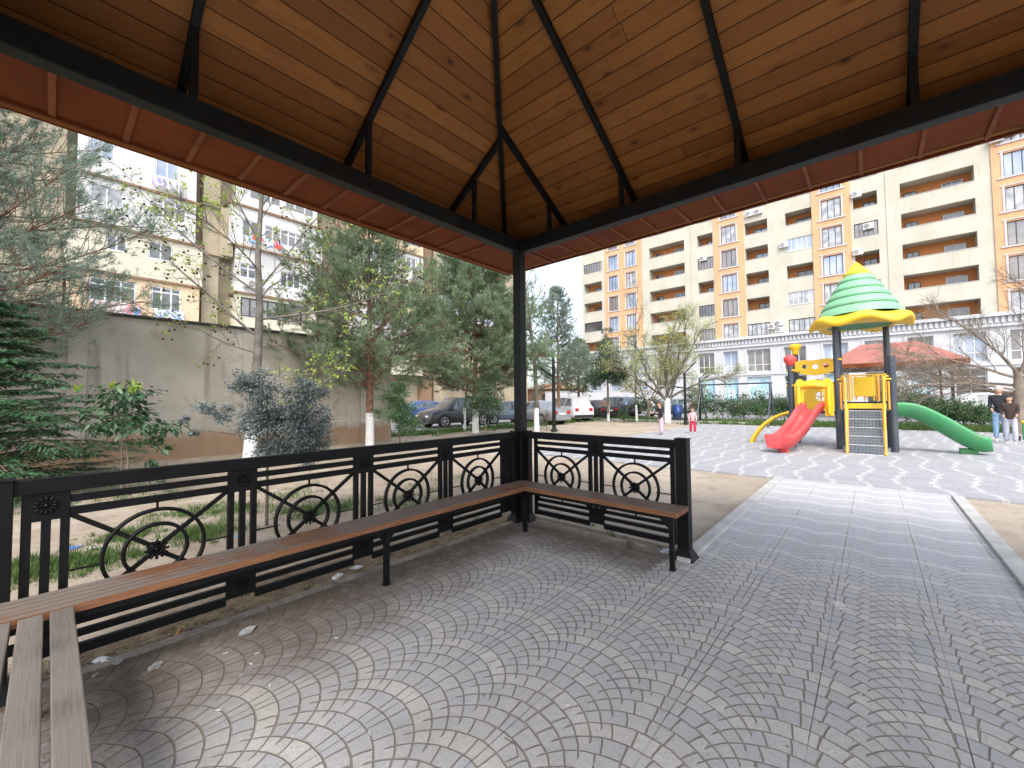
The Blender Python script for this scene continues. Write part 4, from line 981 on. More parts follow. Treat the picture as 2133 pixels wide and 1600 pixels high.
# ================================================================ lamp posts
def lamp(px, base, h, arms, label, r=.06):
    t = thing('street_lamp', label, 'lamp post', base, 0)
    MB().tube([(0, 0, -.05), (0, 0, h * .35), (0, 0, h)], [r * 1.15, r, r * .8], 12).lathe([(r * 2.2, 0), (r * 2.0, .06), (r * 1.2, .1)], (0, 0, 0), 14).build('pole', MAT['steel'], t)
    for (z, dx, dy, dz_, ln) in arms:
        MB().tube([(0, 0, z), (dx, dy, z + dz_)], r * .45, 8).build('arm', MAT['steel'], t)
        q = Vector((dx, dy, dz_)).normalized()
        m = MB().bar((dx * .75, dy * .75, z + dz_ * .75 + .03), Vector((dx, dy, z + dz_ + .03)) + q * ln, .13, .05); m.build('lamp_head', MAT['steel'], t, bevel=.01)
    return t
tv = CR * 1.0
lamp(1155, (-11.9, -8.0, 0), 3.75, [(3.72, -.40, .46, .42, .25), (2.55, .38, -.46, .42, .25)], 'dark lamp post beside the corner post, in front of the white parked car', .085)
lamp(1428, (-20.3, -4.75, 0), 3.0, [(2.95, -.34, .40, .5, .2), (2.1, .3, -.36, .03, .15)], 'leaning dark lamp post next to the two small children', .075)
lamp(1445, (-23.5, -4.9, 0), 2.75, [(2.72, -.22, .26, .3, .12)], 'thin low lamp post behind the swing frame', .05)
# ================================================================ small things at the right edge
q = at(2121, 918)
o = MB().lathe([(.0001, 0), (.055, 0), (.07, .17), (.066, .172), (.052, .012), (.0001, .012)], q, 16).build('cup', MAT['black']); tag(o, 'small black bucket standing on the paving beside the couple', 'bucket')
gpst = thing('bollard', 'green post with a yellow top at the right edge of the square', 'bollard', at(2134, 916))
MB().tube([(0, 0, 0), (0, 0, .55)], .035, 10).build('post', MAT['pgrn'], gpst); MB().lathe([(.0001, .55), (.05, .55), (.055, .62), (.0001, .65)], (0, 0, 0), 12).build('cap', MAT['pyel'], gpst)
# ================================================================ vegetation
MAT['bark'] = simple('grey_brown_bark', (.20, .155, .115), .9, 7, .4, .012); MAT['barkred'] = simple('red_brown_pine_bark', (.26, .14, .085), .9, 7, .4, .014)
MAT['barkpale'] = simple('pale_plane_bark', (.20, .18, .15), .85, 4, .3, .006); MAT['white'] = simple('whitewash', (.80, .80, .80), .9, 6, .10, .004)
MAT['needle'] = leafmat('pine_needles', (.13, .20, .11), (.21, .29, .165), (.31, .40, .24), 1.1, .55, .2)
MAT['needleg'] = leafmat('grey_pine_needles', (.13, .195, .15), (.20, .28, .21), (.29, .37, .29), 1.1, .55, .2)
MAT['spray'] = leafmat('feathery_sprays', (.035, .095, .045), (.07, .16, .07), (.15, .26, .14), 2.0, .5, .25)
MAT['spray2'] = leafmat('bright_sprays', (.05, .115, .045), (.10, .19, .08), (.19, .31, .15), 2.0, .5, .25)
MAT['big'] = leafmat('large_glossy_leaves', (.03, .075, .035), (.06, .125, .055), (.10, .17, .08), 3, .3, .15)
MAT['new'] = leafmat('fresh_yellow_green_leaves', (.30, .42, .06), (.42, .52, .12), (.55, .62, .22), 5, .45, .4)
MAT['silver'] = leafmat('silver_grey_leaves', (.13, .17, .165), (.23, .28, .275), (.40, .45, .46), 4, .5, .15)
MAT['ever'] = leafmat('evergreen_leaves', (.04, .09, .045), (.085, .15, .075), (.17, .24, .15), 1.6, .4, .2)
MAT['hedge'] = leafmat('hedge_leaves', (.03, .075, .03), (.07, .14, .05), (.16, .26, .10), 1.4, .45, .2)
MAT['bud'] = leafmat('yellow_green_buds', (.33, .40, .10), (.50, .55, .20), (.62, .62, .34), 4, .5, .4)
MAT['twigdk'] = simple('dark_twigs', (.28, .225, .175), .9, 3, .3)
MAT['twig'] = simple('bare_twigs', (.30, .24, .17), .9, 3, .3)
def unit(v): return v / np.maximum(np.linalg.norm(v, axis=-1, keepdims=True), 1e-9)
def rdir(n): return unit(rng.normal(size=(n, 3)))
def needles(P, D, n, ln, wd, spread=.75):
    """tufts of n needles at points P along directions D"""
    P = np.repeat(P, n, 0); D = np.repeat(unit(D), n, 0); N = len(P)
    d = unit(D * rng.uniform(.25, 1.2, (N, 1)) + rdir(N) * spread); l = ln * rng.uniform(.55, 1.15, (N, 1))
    b = P + D * rng.uniform(-.5, .5, (N, 1)) * ln * 1.1 + rdir(N) * .01
    s = unit(np.cross(d, rdir(N))) * wd / 2
    V = np.stack([b - s, b + s, b + d * l], 1).reshape(-1, 3); V[2::3] += [0, 0, -.006]
    return V, np.arange(3 * N).reshape(-1, 3)
def leaves(P, D, ln, wd, droop=.2, jit=.5, fold=True):
    """one folded leaf per point, growing towards D"""
    N = len(P); d = unit(unit(D) + rdir(N) * jit + np.array([0, 0, -droop])); l = ln * rng.uniform(.6, 1.2, (N, 1)); w_ = wd * rng.uniform(.7, 1.2, (N, 1))
    s = unit(np.cross(d, rdir(N) * .6 + np.array([0, 0, 1.0]))); u = unit(np.cross(s, d))
    a = P; t = P + d * l + u * l * -.12; m = P + d * l * .5
    V = np.stack([a, m - s * w_ / 2 + u * w_ * .18, t, m + s * w_ / 2 + u * w_ * .18, m], 1).reshape(-1, 3)
    i = np.arange(N)[:, None] * 5
    F = np.vstack([i + [0, 4, 1], i + [1, 4, 2], i + [0, 3, 4], i + [3, 2, 4]]); return V, F
def merge(parts):
    V = []; F = []; o = 0
    for v, f in parts: V.append(v); F.append(f + o); o += len(v)
    return np.vstack(V), np.vstack(F)
class Tree:
    def __init__(s, seed): s.r = random.Random(seed); s.m = MB(); s.tips = []; s.mids = []
    def limb(s, p, d, ln, r0, r1, seg=6, wob=.10, grav=0.0, n=6):
        p = Vector(p); d = Vector(d).normalized(); pts = [p.copy()]; rs = [r0]
        for i in range(seg):
            d = (d + Vector((s.r.gauss(0, wob), s.r.gauss(0, wob), s.r.gauss(0, wob) + grav))).normalized(); p = p + d * ln / seg; pts.append(p.copy()); rs.append(r0 + (r1 - r0) * (i + 1) / seg)
        s.m.tube(pts, rs, n, cap=False); return pts, d
    def spread(s, pts, k, lo, hi, ln, r, ang, level, grav=0, wob=.14, up=.15, n=4, seg=4, dens=1.0):
        """grow side shoots along a limb, recursively"""
        for i in range(k):
            t = lo + (hi - lo) * (i + s.r.random()) / k; f = t * (len(pts) - 1); j = min(int(f), len(pts) - 2); p = pts[j].lerp(pts[j + 1], f - j); d = (pts[j + 1] - pts[j]).normalized()
            x = d.cross(Vector((s.r.gauss(0, 1), s.r.gauss(0, 1), s.r.gauss(0, 1)))).normalized()
            dd = (d * math.cos(ang) + x * math.sin(ang) + Vector((0, 0, up))).normalized(); L_ = ln * s.r.uniform(.6, 1.15) * (1 - .45 * t)
            q, e = s.limb(p, dd, L_, r, r * .4, seg, wob, grav, n)
            s.mids += [(a.copy(), (q[min(z + 1, len(q) - 1)] - q[max(z - 1, 0)]).normalized()) for z, a in enumerate(q) if z > 1]
            if level > 0: s.spread(q, max(2, int(k * .7 * dens)), .25, 1.0, ln * .55, r * .45, ang, level - 1, grav, wob, up, max(3, n - 1), max(2, seg - 1), dens)
            else: s.tips.append((q[-1].copy(), e.copy()))
def arr(pd): return np.array([tuple(p) for p, d in pd]), np.array([tuple(d) for p, d in pd])
def mktrunk(t, T_, mat_, h_white=0, r=.12, lean=None, pts=None):
    o = T_.m.build('trunk', mat_, t)
    if h_white:
        n = 10; q = pts
        f = MB(); d = (q[1] - q[0]).normalized() if q else Vector((0, 0, 1)); f.tube([q[0] - d * .05, q[0] + d * h_white * .5, q[0] + d * h_white], [r * 1.16, r * 1.06, r * 1.03], 14); f.build('whitewash_band', MAT['white'], t)
    return o
def pine(label, base, H, z0, R_, seed, k=None, lean=(0, 0), white=1.1, rt=.12, nm='needle', tufts=1.0, nl=.13, wd=.012, shape=.75, group=None, wid=1.0, skirt=0, nper=17):
    t = thing('pine_tree', label, 'tree', base, 0, group); T_ = Tree(seed)
    tr = [Vector((lean[0] * (i / 8) ** 1.3 * H, lean[1] * (i / 8) ** 1.3 * H, H * .97 * i / 8)) for i in range(9)]
    T_.m.tube([tr[0] - Vector((0, 0, .1))] + tr[1:], [rt * (1.1 - .95 * i / 8) for i in range(9)], 10)
    nw = k or int((H - z0) / .42)
    for w_ in range(nw):
        f = (w_ + .2) / nw; z = z0 + (H - z0) * f; p = tr[min(7, int(z / H / .97 * 8))].lerp(tr[min(8, int(z / H / .97 * 8) + 1)], (z / H / .97 * 8) % 1)
        prof = (1 - f) ** shape * (.45 + .55 * min(1, (f + .12) / .30)) + .06
        for b in range(6):
            a = 2 * PI * (b / 6 + T_.r.random() * .14) + w_ * 1.1; L_ = R_ * prof * T_.r.uniform(.65, 1.2); el = .12 + .55 * f
            q, e = T_.limb(p, (math.cos(a) * wid, math.sin(a) * wid, el), L_, .028 * (1.25 - f), .008, 5, .09, .045, 5)
            T_.mids += [(x.copy(), (q[min(z_ + 1, 5)] - q[z_ - 1]).normalized()) for z_, x in enumerate(q) if z_ > 1]
            T_.spread(q, max(5, int(14 * L_ / 1.6 * tufts)), .15, 1.0, .34 + .26 * L_, .008, .8, 0, .05, .12, .22, 3, 3)
            T_.tips.append((q[-1].copy(), e))
    mktrunk(t, T_, MAT['barkred'], white, rt, pts=tr)
    P, D = arr(T_.tips + T_.mids); rp_ = 2; P = np.repeat(P, rp_, 0) + rng.normal(size=(len(P) * rp_, 3)) * .055; D = np.repeat(D, rp_, 0); D[:, 2] += .35
    V, F = needles(P, D, nper, nl, wd); np_mesh('crown', V, F, MAT[nm], t); return t
TG = 'pines and firs round the square'
pine('tall pine with whitewashed foot, left of the two pines before the old block', gp(771, 13.9), 8.2, 1.95, 3.25, 3, lean=(.01, -.0), rt=.13, tufts=1.45, group=TG)
pine('tall pine nearest the corner post, with parked cars behind it', gp(990, 19.2), 9.2, 1.8, 3.7, 9, rt=.14, tufts=1.4, nl=.16, wd=.016, group=TG, shape=.6)
pine('slim young pine right of the corner post, rising behind the lamp post', gp(1163, 26), 8.6, 2.4, 2.1, 21, rt=.11, nm='needleg', tufts=.9, group=TG, wd=.012, white=0)
pine('leafy-topped pine behind the parked white car', gp(1205, 30), 5.8, 1.9, 2.0, 23, rt=.11, nm='needle', tufts=.8, group=TG, wd=.014, white=0)
pine('large grey-green pine reaching in from the left edge', gp(-190, 7.4), 8.4, 2.3, 3.5, 31, rt=.16, nm='needleg', tufts=1.2, white=0, group=TG, nl=.14, wd=.0085, shape=.45, nper=15)
def fir(label, base, H, R_, seed, z0=.15, group=TG, wd=.02, ln=.055, nw=None, nb=7, shape=.8, mat_='spray'):
    """layers of flat feathery sprays"""
    t = thing('fir_tree', label, 'tree', base, 0, group); T_ = Tree(seed); T_.m.tube([(0, 0, -.05), (0, 0, H * .5), (0, 0, H)], [.055, .035, .008], 8)
    parts = []; nw = nw or int((H - z0) / .24)
    for w_ in range(nw):
        f = w_ / nw; z = z0 + (H - z0) * f
        for b in range(nb):
            a = 2 * PI * (b + T_.r.random() * .7) / nb + w_ * .9; L_ = R_ * ((1 - f) ** shape * .95 + .08) * T_.r.uniform(.6, 1.15)
            q, e = T_.limb((0, 0, z), (math.cos(a), math.sin(a), .30), L_, .014, .004, 6, .06, -.07, 4)
            for i in range(1, len(q)):
                n = int(46 * L_ / R_ * (1.2 if i > 2 else .8)) + 6; d = np.array(tuple((q[i] - q[i - 1]).normalized())); sd_ = unit(np.cross(d, [0, 0, 1.0])[None])[0]
                u = rng.uniform(0, 1, (n, 1)); side = rng.choice([-1, 1], (n, 1)); wds = rng.uniform(0, .30, (n, 1)) * (1.15 - i / 7) * L_
                P = np.array(tuple(q[i - 1])) + (np.array(tuple(q[i])) - np.array(tuple(q[i - 1]))) * u + sd_ * side * wds + d * wds * .55; P[:, 2] -= wds[:, 0] ** 2 * .9 + rng.uniform(-.02, .02, n)
                parts.append(leaves(P, d[None] * .8 + sd_ * side, ln * 1.6, wd, .25, .35))
    T_.m.build('trunk', MAT['bark'], t); V, F = merge(parts); np_mesh('crown', V, F, MAT[mat_], t); return t
fir('feathery green fir filling the left edge behind the railing', gp(-25, 6.6), 3.3, 2.05, 5, z0=.0, wd=.024, ln=.065, nb=10, nw=20)
def leafy(name, label, base, blobs, mat_, n, ln, wd, seed, stems=((0, 0),), group=None, white=0, rt=.04, cat='shrub', bark='bark', inner=.25, droop=.2, twigs=60, top=1.0, new=0):
    """shrub or small tree: stems plus leaves clustered on twig ends inside several overlapping masses (cx, cy, cz, rx, ry, rz)"""
    t = thing(name, label, cat, base, 0, group); T_ = Tree(seed); r_ = T_.r; cl = []
    hz = min(b[2] - b[5] for b in blobs); first = None
    for sx, sy in stems:
        c = blobs[0]; pts = [Vector((sx, sy, -.05)), Vector((sx * .7, sy * .7, max(.1, hz))), Vector((c[0] * .6, c[1] * .6, c[2]))]
        pts = [pts[0], pts[0].lerp(pts[1], .5) + Vector((r_.gauss(0, .02), r_.gauss(0, .02), 0)), pts[1], pts[1].lerp(pts[2], .5), pts[2]]
        T_.m.tube(pts, [rt, rt * .9, rt * .75, rt * .55, rt * .35], 8); first = first or pts
    core = first[3]; tot = sum(b[3] * b[4] * b[5] for b in blobs)
    for b in blobs:
        k = max(4, int(twigs * b[3] * b[4] * b[5] / tot)); bc = Vector(b[:3]); T_.m.tube([core, core.lerp(bc, .5) + Vector((0, 0, .03)), bc], [rt * .4, rt * .3, rt * .2], 5)
        for i in range(k):
            d = Vector(tuple(rdir(1)[0])); rr = (inner + (1 - inner) * r_.random() ** .6); e = bc + Vector((d.x * b[3], d.y * b[4], d.z * b[5])) * rr
            mid = bc.lerp(e, .5) + Vector((r_.gauss(0, .04), r_.gauss(0, .04), r_.gauss(0, .04))) * b[3]
            T_.m.tube([bc, mid, e], [rt * .18, rt * .12, rt * .05], 3, cap=False); cl.append((e, (e - bc).normalized(), b))
    cl2 = [cl[i] for i in rng.integers(0, len(cl), n)]
    E_ = np.array([tuple(c[0]) for c in cl2]); D = np.array([tuple(c[1]) for c in cl2]); sc = np.array([c[2][3] for c in cl2])[:, None]
    P = E_ + rng.normal(size=(n, 3)) * .17 * sc * [1, 1, .7] - D * rng.uniform(0, .25, (n, 1)) * sc
    if white: mktrunk(t, T_, MAT[bark], white, rt, pts=[first[0] + Vector((0, 0, .05)), first[2]])
    else: T_.m.build('trunk' if cat == 'tree' else 'stem', MAT[bark], t)
    V, F = leaves(P, D + [0, 0, .2], ln, wd, droop, .8); np_mesh('crown' if cat == 'tree' else 'foliage', V, F, MAT[mat_], t)
    if new:
        top_ = sorted(cl, key=lambda c: -c[0].z)[:new]; P = np.repeat(np.array([tuple(c[0]) for c in top_]), 9, 0); D = np.tile([0, 0, 1.0], (len(P), 1))
        V, F = leaves(P, D, ln * 1.0, wd * .9, -.3, .55); np_mesh('new_leaves', V, F, MAT['new'], t)
    return t
# large-leaved shrub by the concrete wall
leafy('shrub', 'shrub with large dark glossy leaves and yellow-green shoots before the concrete wall', gp(258, 6.9), [(0, 0, 1.62, .62, .45, .16), (.1, .1, 1.30, .55, .5, .14), (-.30, .55, 1.05, .45, .45, .14), (-.25, .62, .72, .3, .3, .2), (.2, -.3, 1.18, .5, .4, .12)], 'big', 620, .17, .07, 41, stems=((0, 0), (-.1, .12)), rt=.018, twigs=46, new=6, droop=.55, inner=.55)
leafy('shrub', 'silver-grey leaved shrub just behind the long railing', Vector((2.17, -2.3, 0)), [(.0, 0, 1.30, .42, .40, .24), (.10, -.05, 1.70, .28, .28, .24), (-.34, .30, 1.28, .32, .3, .30), (-.36, .34, .98, .32, .3, .30), (-.12, .1, .95, .3, .3, .2), (.50, -.42, 1.38, .24, .22, .14), (.68, -.62, 1.18, .08, .08, .26), (-.30, .30, 1.62, .26, .26, .18)], 'silver', 16000, .05, .022, 42, rt=.022, twigs=230, inner=.25)
leafy('tree', 'round evergreen tree with a whitewashed trunk in front of the parked cars', gp(1266, 28.2), [(0, 0, 3.6, 1.35, 1.35, 1.2), (0, 0, 4.9, .95, .95, .9), (0, 0, 5.8, .5, .5, .7), (-.5, .6, 3.1, 1.0, 1.0, .8), (.5, -.6, 2.9, .9, .9, .7)], 'ever', 9500, .15, .065, 43, cat='tree', white=1.05, rt=.085, twigs=330, bark='bark')
leafy('tree', 'low dense small-leaved tree in front of the dark parked car', gp(1010, 17.6), [(0, 0, 1.55, .95, .95, .55), (-.35, .4, 1.2, .7, .7, .5), (.3, -.3, 1.25, .7, .7, .5), (0, 0, 2.1, .6, .6, .45)], 'ever', 6500, .085, .038, 44, cat='tree', rt=.04, twigs=240)
leafy('tree', 'small bright green leafy tree beside the whitewashed pine foot', gp(832, 12.6), [(0, 0, 1.2, .55, .55, .42), (.1, -.1, 1.75, .42, .42, .35), (.45, -.5, 1.15, .32, .32, .14), (-.2, .25, .75, .45, .45, .35), (0, 0, 2.15, .22, .22, .25), (.25, -.25, 1.55, .4, .4, .14)], 'spray2', 9000, .075, .026, 47, cat='tree', rt=.03, twigs=190)
def wtrunk(px, dpt, h, r, label):
    """a thin whitewashed sapling"""
    t = thing('sapling', label, 'tree', gp(px, dpt)); T_ = Tree(int(px)); q, e = T_.limb((0, 0, -.05), (.02, .02, 1), h, r, r * .3, 8, .04, .03, 8); T_.spread(q, 12, .35, 1, h * .3, r * .25, .8, 1, .02, .12, .3, 4, 3)
    mktrunk(t, T_, MAT['barkpale'], 1.1, r, pts=[q[0] + Vector((0, 0, .05)), q[2]]); P, D = arr(T_.tips + T_.mids[::2]); V, F = leaves(np.repeat(P, 3, 0), np.repeat(D, 3, 0), .09, .06, .2, .9); np_mesh('crown', V, F, MAT['bud'], t); return t
wtrunk(967, 20.5, 5.0, .07, 'thin whitewashed sapling at the rear wheel of the dark parked car')
wtrunk(1117, 19.8, 8.2, .12, 'whitewashed plane sapling immediately right of the corner post')
wtrunk(1325, 26.8, 8.0, .07, 'slender yellow-green sapling with whitewashed foot before the white hatchback')
leafy('shrub', 'tiny green shrub on the sand in front of the parked white hatchback', gp(1298, 26.5), [(0, 0, .55, .45, .45, .4), (0, 0, .95, .25, .25, .3)], 'hedge', 900, .12, .04, 45, rt=.02, twigs=50)
leafy('shrub', 'leafless little brown shrub beside the lamp post', gp(1138, 20.3), [(0, 0, .7, .3, .3, .25)], 'twig', 260, .10, .03, 46, rt=.02, twigs=40)
# bare trees
def bare(label, base, limbs, seed, white=0, r=.1, k=9, ln=1.6, lev=2, ang=.65, grav=0.0, bud=.5, n0='bare_tree', th=1.0, up=.15, budm='bud', bl=.06, lt=1.0, bk=None):
    t = thing(n0, label, 'tree', base); T_ = Tree(seed); tr = [Vector((0, 0, -.1)), Vector((0, 0, limbs[0][0] * .5)), Vector((0, 0, limbs[0][0]))]
    top = max(l[0] for l in limbs); T_.m.tube([Vector((0, 0, -.1)), Vector((0.02, 0, top * .5)), Vector((0, 0, top))], [r * 1.1, r * .9, r * .62], 10)
    for z, d, L_ in limbs:
        q, e = T_.limb((0, 0, z * .98), d, L_, r * .5 * lt, r * .12 * lt, 8, .10, grav, 6); T_.spread(q, k, .12, 1, ln, r * .11 * th, ang, lev, grav * .6, .14, up, 4, 4)
    T_.m.build('trunk', MAT[bk or ('twig' if not white else 'barkpale')], t)
    if white: MB().tube([(0, 0, -.02), (0, 0, white * .5), (0, 0, white)], [r * 1.2, r * 1.08, r * 1.02], 12).build('whitewash_band', MAT['white'], t)
    if bud:
        P, D = arr(T_.tips + T_.mids); kk = rng.random(len(P)) < bud; V, F = leaves(P[kk], D[kk], bl, bl * .6, .2, .9); np_mesh('buds', V, F, MAT[budm], t)
    return t
bare('many-stemmed budding tree with a whitewashed trunk behind the child in black', gp(1389, 25.4), [(1.2, (-.2, .3, 1), 5.4), (1.3, (.4, -.3, 1), 5.0), (1.5, (.3, .5, .9), 4.5), (1.2, (-.5, -.2, .9), 4.6), (1.8, (0, .1, 1), 5.0), (1.4, (-.6, .7, .8), 4.4), (1.4, (.6, -.7, .8), 4.6)], 51, white=1.5, r=.17, k=13, ln=1.6, lev=2, bud=.8, bl=.10, th=1.1)
bare('budding twiggy tree between the round evergreen and the lamp posts', gp(1350, 30), [(1.0, (-.2, .3, 1), 4.6), (1.0, (.3, -.3, 1), 4.6), (1.2, (-.4, .6, .8), 4.0), (1.2, (.4, -.6, .8), 4.0)], 52, r=.12, k=12, ln=1.5, lev=2, bud=.8, bl=.11, th=1.3)
bare('low bare tree with drooping brown branches at the right edge behind the couple', gp(2122, 15.8), [(1.9, (-.55, -.95, .45), 4.4), (1.6, (-.2, -1.1, .30), 4.3), (2.2, (.1, -.9, .65), 3.8), (2.3, (.2, .3, 1), 3.6), (1.7, (.4, -.8, .4), 3.8), (2.0, (.1, .9, .6), 3.4), (2.4, (-.5, -.5, .9), 3.8), (1.5, (-.8, -.9, .25), 4.2)], 53, r=.19, k=14, ln=1.7, lev=2, ang=.6, grav=-.028, bud=.10, th=.95, up=.08, bl=.04, lt=.62, bk='twigdk')
bare('bare young tree behind the play tower', gp(1690, 24), [(1.0, (0, .2, 1), 2.8), (1.0, (.3, -.5, .8), 2.4), (1.1, (-.3, .6, .8), 2.4)], 54, r=.07, k=8, ln=1.1, lev=2, bud=.3, th=1.4)
# hedges: each clump a shrub of its own
for i, (px, dpt, r_, h, lb) in enumerate(((1345, 32, 1.2, 2.1, 'dark rounded shrub behind the child in black'), (1503, 27, 1.7, 1.9, 'dark green shrub under the left half of the swing bar'), (1548, 27.5, 1.4, 1.6, 'broad leafy shrub under the middle of the swing bar'), (1583, 29, 1.2, 2.2, 'upright shrub left of the right swing leg'), (1632, 24.5, 1.1, 1.7, 'dark shrub between the swing frame and the play tower'),
        (1885, 24, 1.5, 2.9, 'tall dark shrub just above the top of the green slide'), (1925, 22, 1.5, 1.8, 'light green shrub behind the green slide'), (1965, 22, 1.3, 1.5, 'low green shrub behind the middle of the green slide'), (2003, 20, 1.2, 1.35, 'green shrub behind the lower half of the green slide'), (2045, 20.5, 1.1, 1.1, 'low shrub left of the couple'), (1455, 30, 1.1, 2.6, 'dark shrub directly behind the swing frame\'s left legs'))):
    leafy('shrub', lb, gp(px, dpt), [(0, 0, h * .55, r_ * .8, r_ * .8, h * .42), (-.3 * r_, .5 * r_, h * .45, r_ * .6, r_ * .6, h * .34), (.3 * r_, -.5 * r_, h * .5, r_ * .6, r_ * .6, h * .38)], 'hedge', 2600, .15, .06, 60 + i, rt=.04, twigs=120, group='shrubs along the back of the square')
# ---------------------------------------------------------------- plane tree with seed balls, its limbs spread before the old block
pb = at(521, 958); pt2 = thing('plane_tree', 'plane tree with pale bark, sparse yellow-green leaves and hanging seed balls before the old block', 'tree', pb); T_ = Tree(77); dp = 10.64
def W(px, py, dd=0.0): return atd(px, py, dp + dd) - pb
tr = [W(519, 962), W(528, 850), W(537, 740), W(541, 640), W(537, 540), W(541, 470), W(546, 390), W(552, 300), W(556, 220)]
T_.m.tube(tr, [.15, .125, .10, .085, .07, .058, .045, .03, .012], 12)
def limb2(pts, r0): 
    q = curve(pts, 4); T_.m.tube(q, [r0 * (1 - .8 * i / len(q)) for i in range(len(q))], 6, cap=False); return q
limbs = [([W(535, 700), W(500, 672, -.2), W(430, 610, -.5), W(350, 540, -.8), (W(275, 455, -1.0))], .05), ([W(537, 610), W(480, 570, .2), W(400, 505, .4), W(330, 440, .6), W(250, 350, .8)], .042),
         ([W(545, 665), W(600, 658, -.3), W(690, 645, -.8), W(780, 620, -1.2), W(850, 585, -1.6)], .038), ([W(541, 600), W(575, 560, .1), W(615, 510, .3), W(660, 455, .5), W(700, 420, .7)], .036),
         ([W(533, 735), W(470, 715, .2), W(400, 680, .5), W(310, 650, .6), W(235, 596, .9)], .030), ([W(539, 500), W(505, 440, -.3), W(480, 385, -.4), W(450, 300, -.5)], .032), ([W(545, 430), W(590, 370, .3), W(640, 300, .5)], .03),
         ([W(530, 760), W(600, 790, -.5), W(660, 800, -.9), W(720, 770, -1.2)], .018), ([W(536, 560), W(500, 520, -.8), W(440, 470, -1.4), W(380, 430, -2.0)], .03), ([W(538, 640), W(560, 600, .8), W(600, 580, 1.5), W(660, 560, 2.2)], .03)]
for pts, r0 in limbs:
    q = limb2(pts, r0 * .8); T_.spread(q, 16, .15, 1, .95, .009, .65, 1, -.01, .13, .08, 4, 4)
T_.spread(tr[4:], 10, .1, 1, 1.1, .012, .8, 1, 0, .12, .2, 4, 4)
T_.m.build('trunk', MAT['barkpale'], pt2)
MB().tube([tr[0], tr[0].lerp(tr[1], .5), tr[0].lerp(tr[1], .72)], [.165, .146, .138], 14).build('whitewash_band', MAT['white'], pt2)
P, D = arr(T_.tips + T_.mids[::3]); kk = rng.random(len(P)) < .42; P = P[kk]; D = D[kk]
P = np.repeat(P, 3, 0) + rng.normal(size=(len(P) * 3, 3)) * .03; V, F = leaves(P, np.repeat(D, 3, 0), .075, .055, .1, 1.0); np_mesh('leaves', V, F, MAT['new'], pt2)
m = MB(); tp = [T_.tips[i] for i in range(0, len(T_.tips), 3)]
for (p, d) in tp[:260]:
    h_ = random.uniform(.05, .16); c = p - Vector((0, 0, h_)); m.tube([p, c], .0018, 3, cap=False); m.lathe([(.0001, -.030), (.022, -.02), (.030, 0), (.022, .02), (.0001, .030)], c, 7)
m.build('seed_balls', simple('seed_balls', (.09, .055, .03), .9, 20, .3), pt2)['kind'] = 'stuff'
# ================================================================ parked cars
def paint(name, col, metal=.3):
    M = MatB(name, .32, metal, .5); c = M.mix(M.noise(2, 3).ramp(.4, .7) * .4, col, tuple(v * .8 + .02 for v in col)); x, y, z = M.xyz()
    c = M.mix((1 - z.ramp(.15, .5)) * .45, c, (.22, .19, .15)); M.color(c); M.b.inputs['Coat Weight'].default_value = .6; M.b.inputs['Coat Roughness'].default_value = .06; return M.m
MAT['tyre'] = simple('tyre_rubber', (.022, .022, .023), .85, 9, .3); MAT['rim'] = simple('alloy_rim', (.50, .51, .52), .35, 8, .15, metal=.6)
MAT['cglass'] = glassmat('car_glass', (.03, .04, .045), .04, 1.5, (.10, .13, .15)); MAT['rlight'] = simple('red_lamp_lens', (.55, .02, .02), .25, 9, .2); MAT['hlight'] = simple('headlamp_lens', (.70, .72, .74), .15, 9, .1); MAT['plate'] = simple('blank_plate', (.7, .7, .7), .5, 9, .05)
ST = {   # stations: x, belt z, roof z, roof half width (fractions of half width)
 'suv': dict(L=4.55, W=1.85, wb=2.65, r=.36, st=[(-2.27, .70, .78, .80), (-2.24, .95, 1.0, .84), (-2.16, 1.02, 1.10, .80), (-1.85, 1.04, 1.62, .74), (-1.3, 1.03, 1.68, .74), (-.3, 1.01, 1.70, .74), (.35, 1.0, 1.66, .73), (1.05, .99, 1.10, .84), (1.5, .93, 1.03, .86), (2.0, .82, .92, .84), (2.22, .62, .72, .74), (2.28, .48, .56, .70)]),
 'sedan': dict(L=4.5, W=1.76, wb=2.65, r=.32, st=[(-2.25, .62, .70, .80), (-2.22, .88, .95, .84), (-1.85, .92, .99, .84), (-1.5, .92, 1.0, .83), (-.85, .91, 1.38, .70), (-.2, .90, 1.44, .70), (.25, .89, 1.40, .69), (1.0, .88, .97, .84), (1.6, .80, .88, .85), (2.1, .68, .76, .80), (2.25, .50, .58, .72)]),
 'hatch': dict(L=4.1, W=1.72, wb=2.5, r=.31, st=[(-2.05, .62, .70, .80), (-2.02, .92, .98, .82), (-1.9, .95, 1.05, .80), (-1.55, .95, 1.42, .72), (-.9, .93, 1.48, .72), (-.1, .92, 1.50, .72), (.4, .91, 1.45, .71), (1.1, .90, .98, .83), (1.5, .84, .90, .85), (1.9, .70, .78, .80), (2.05, .50, .58, .72)])}
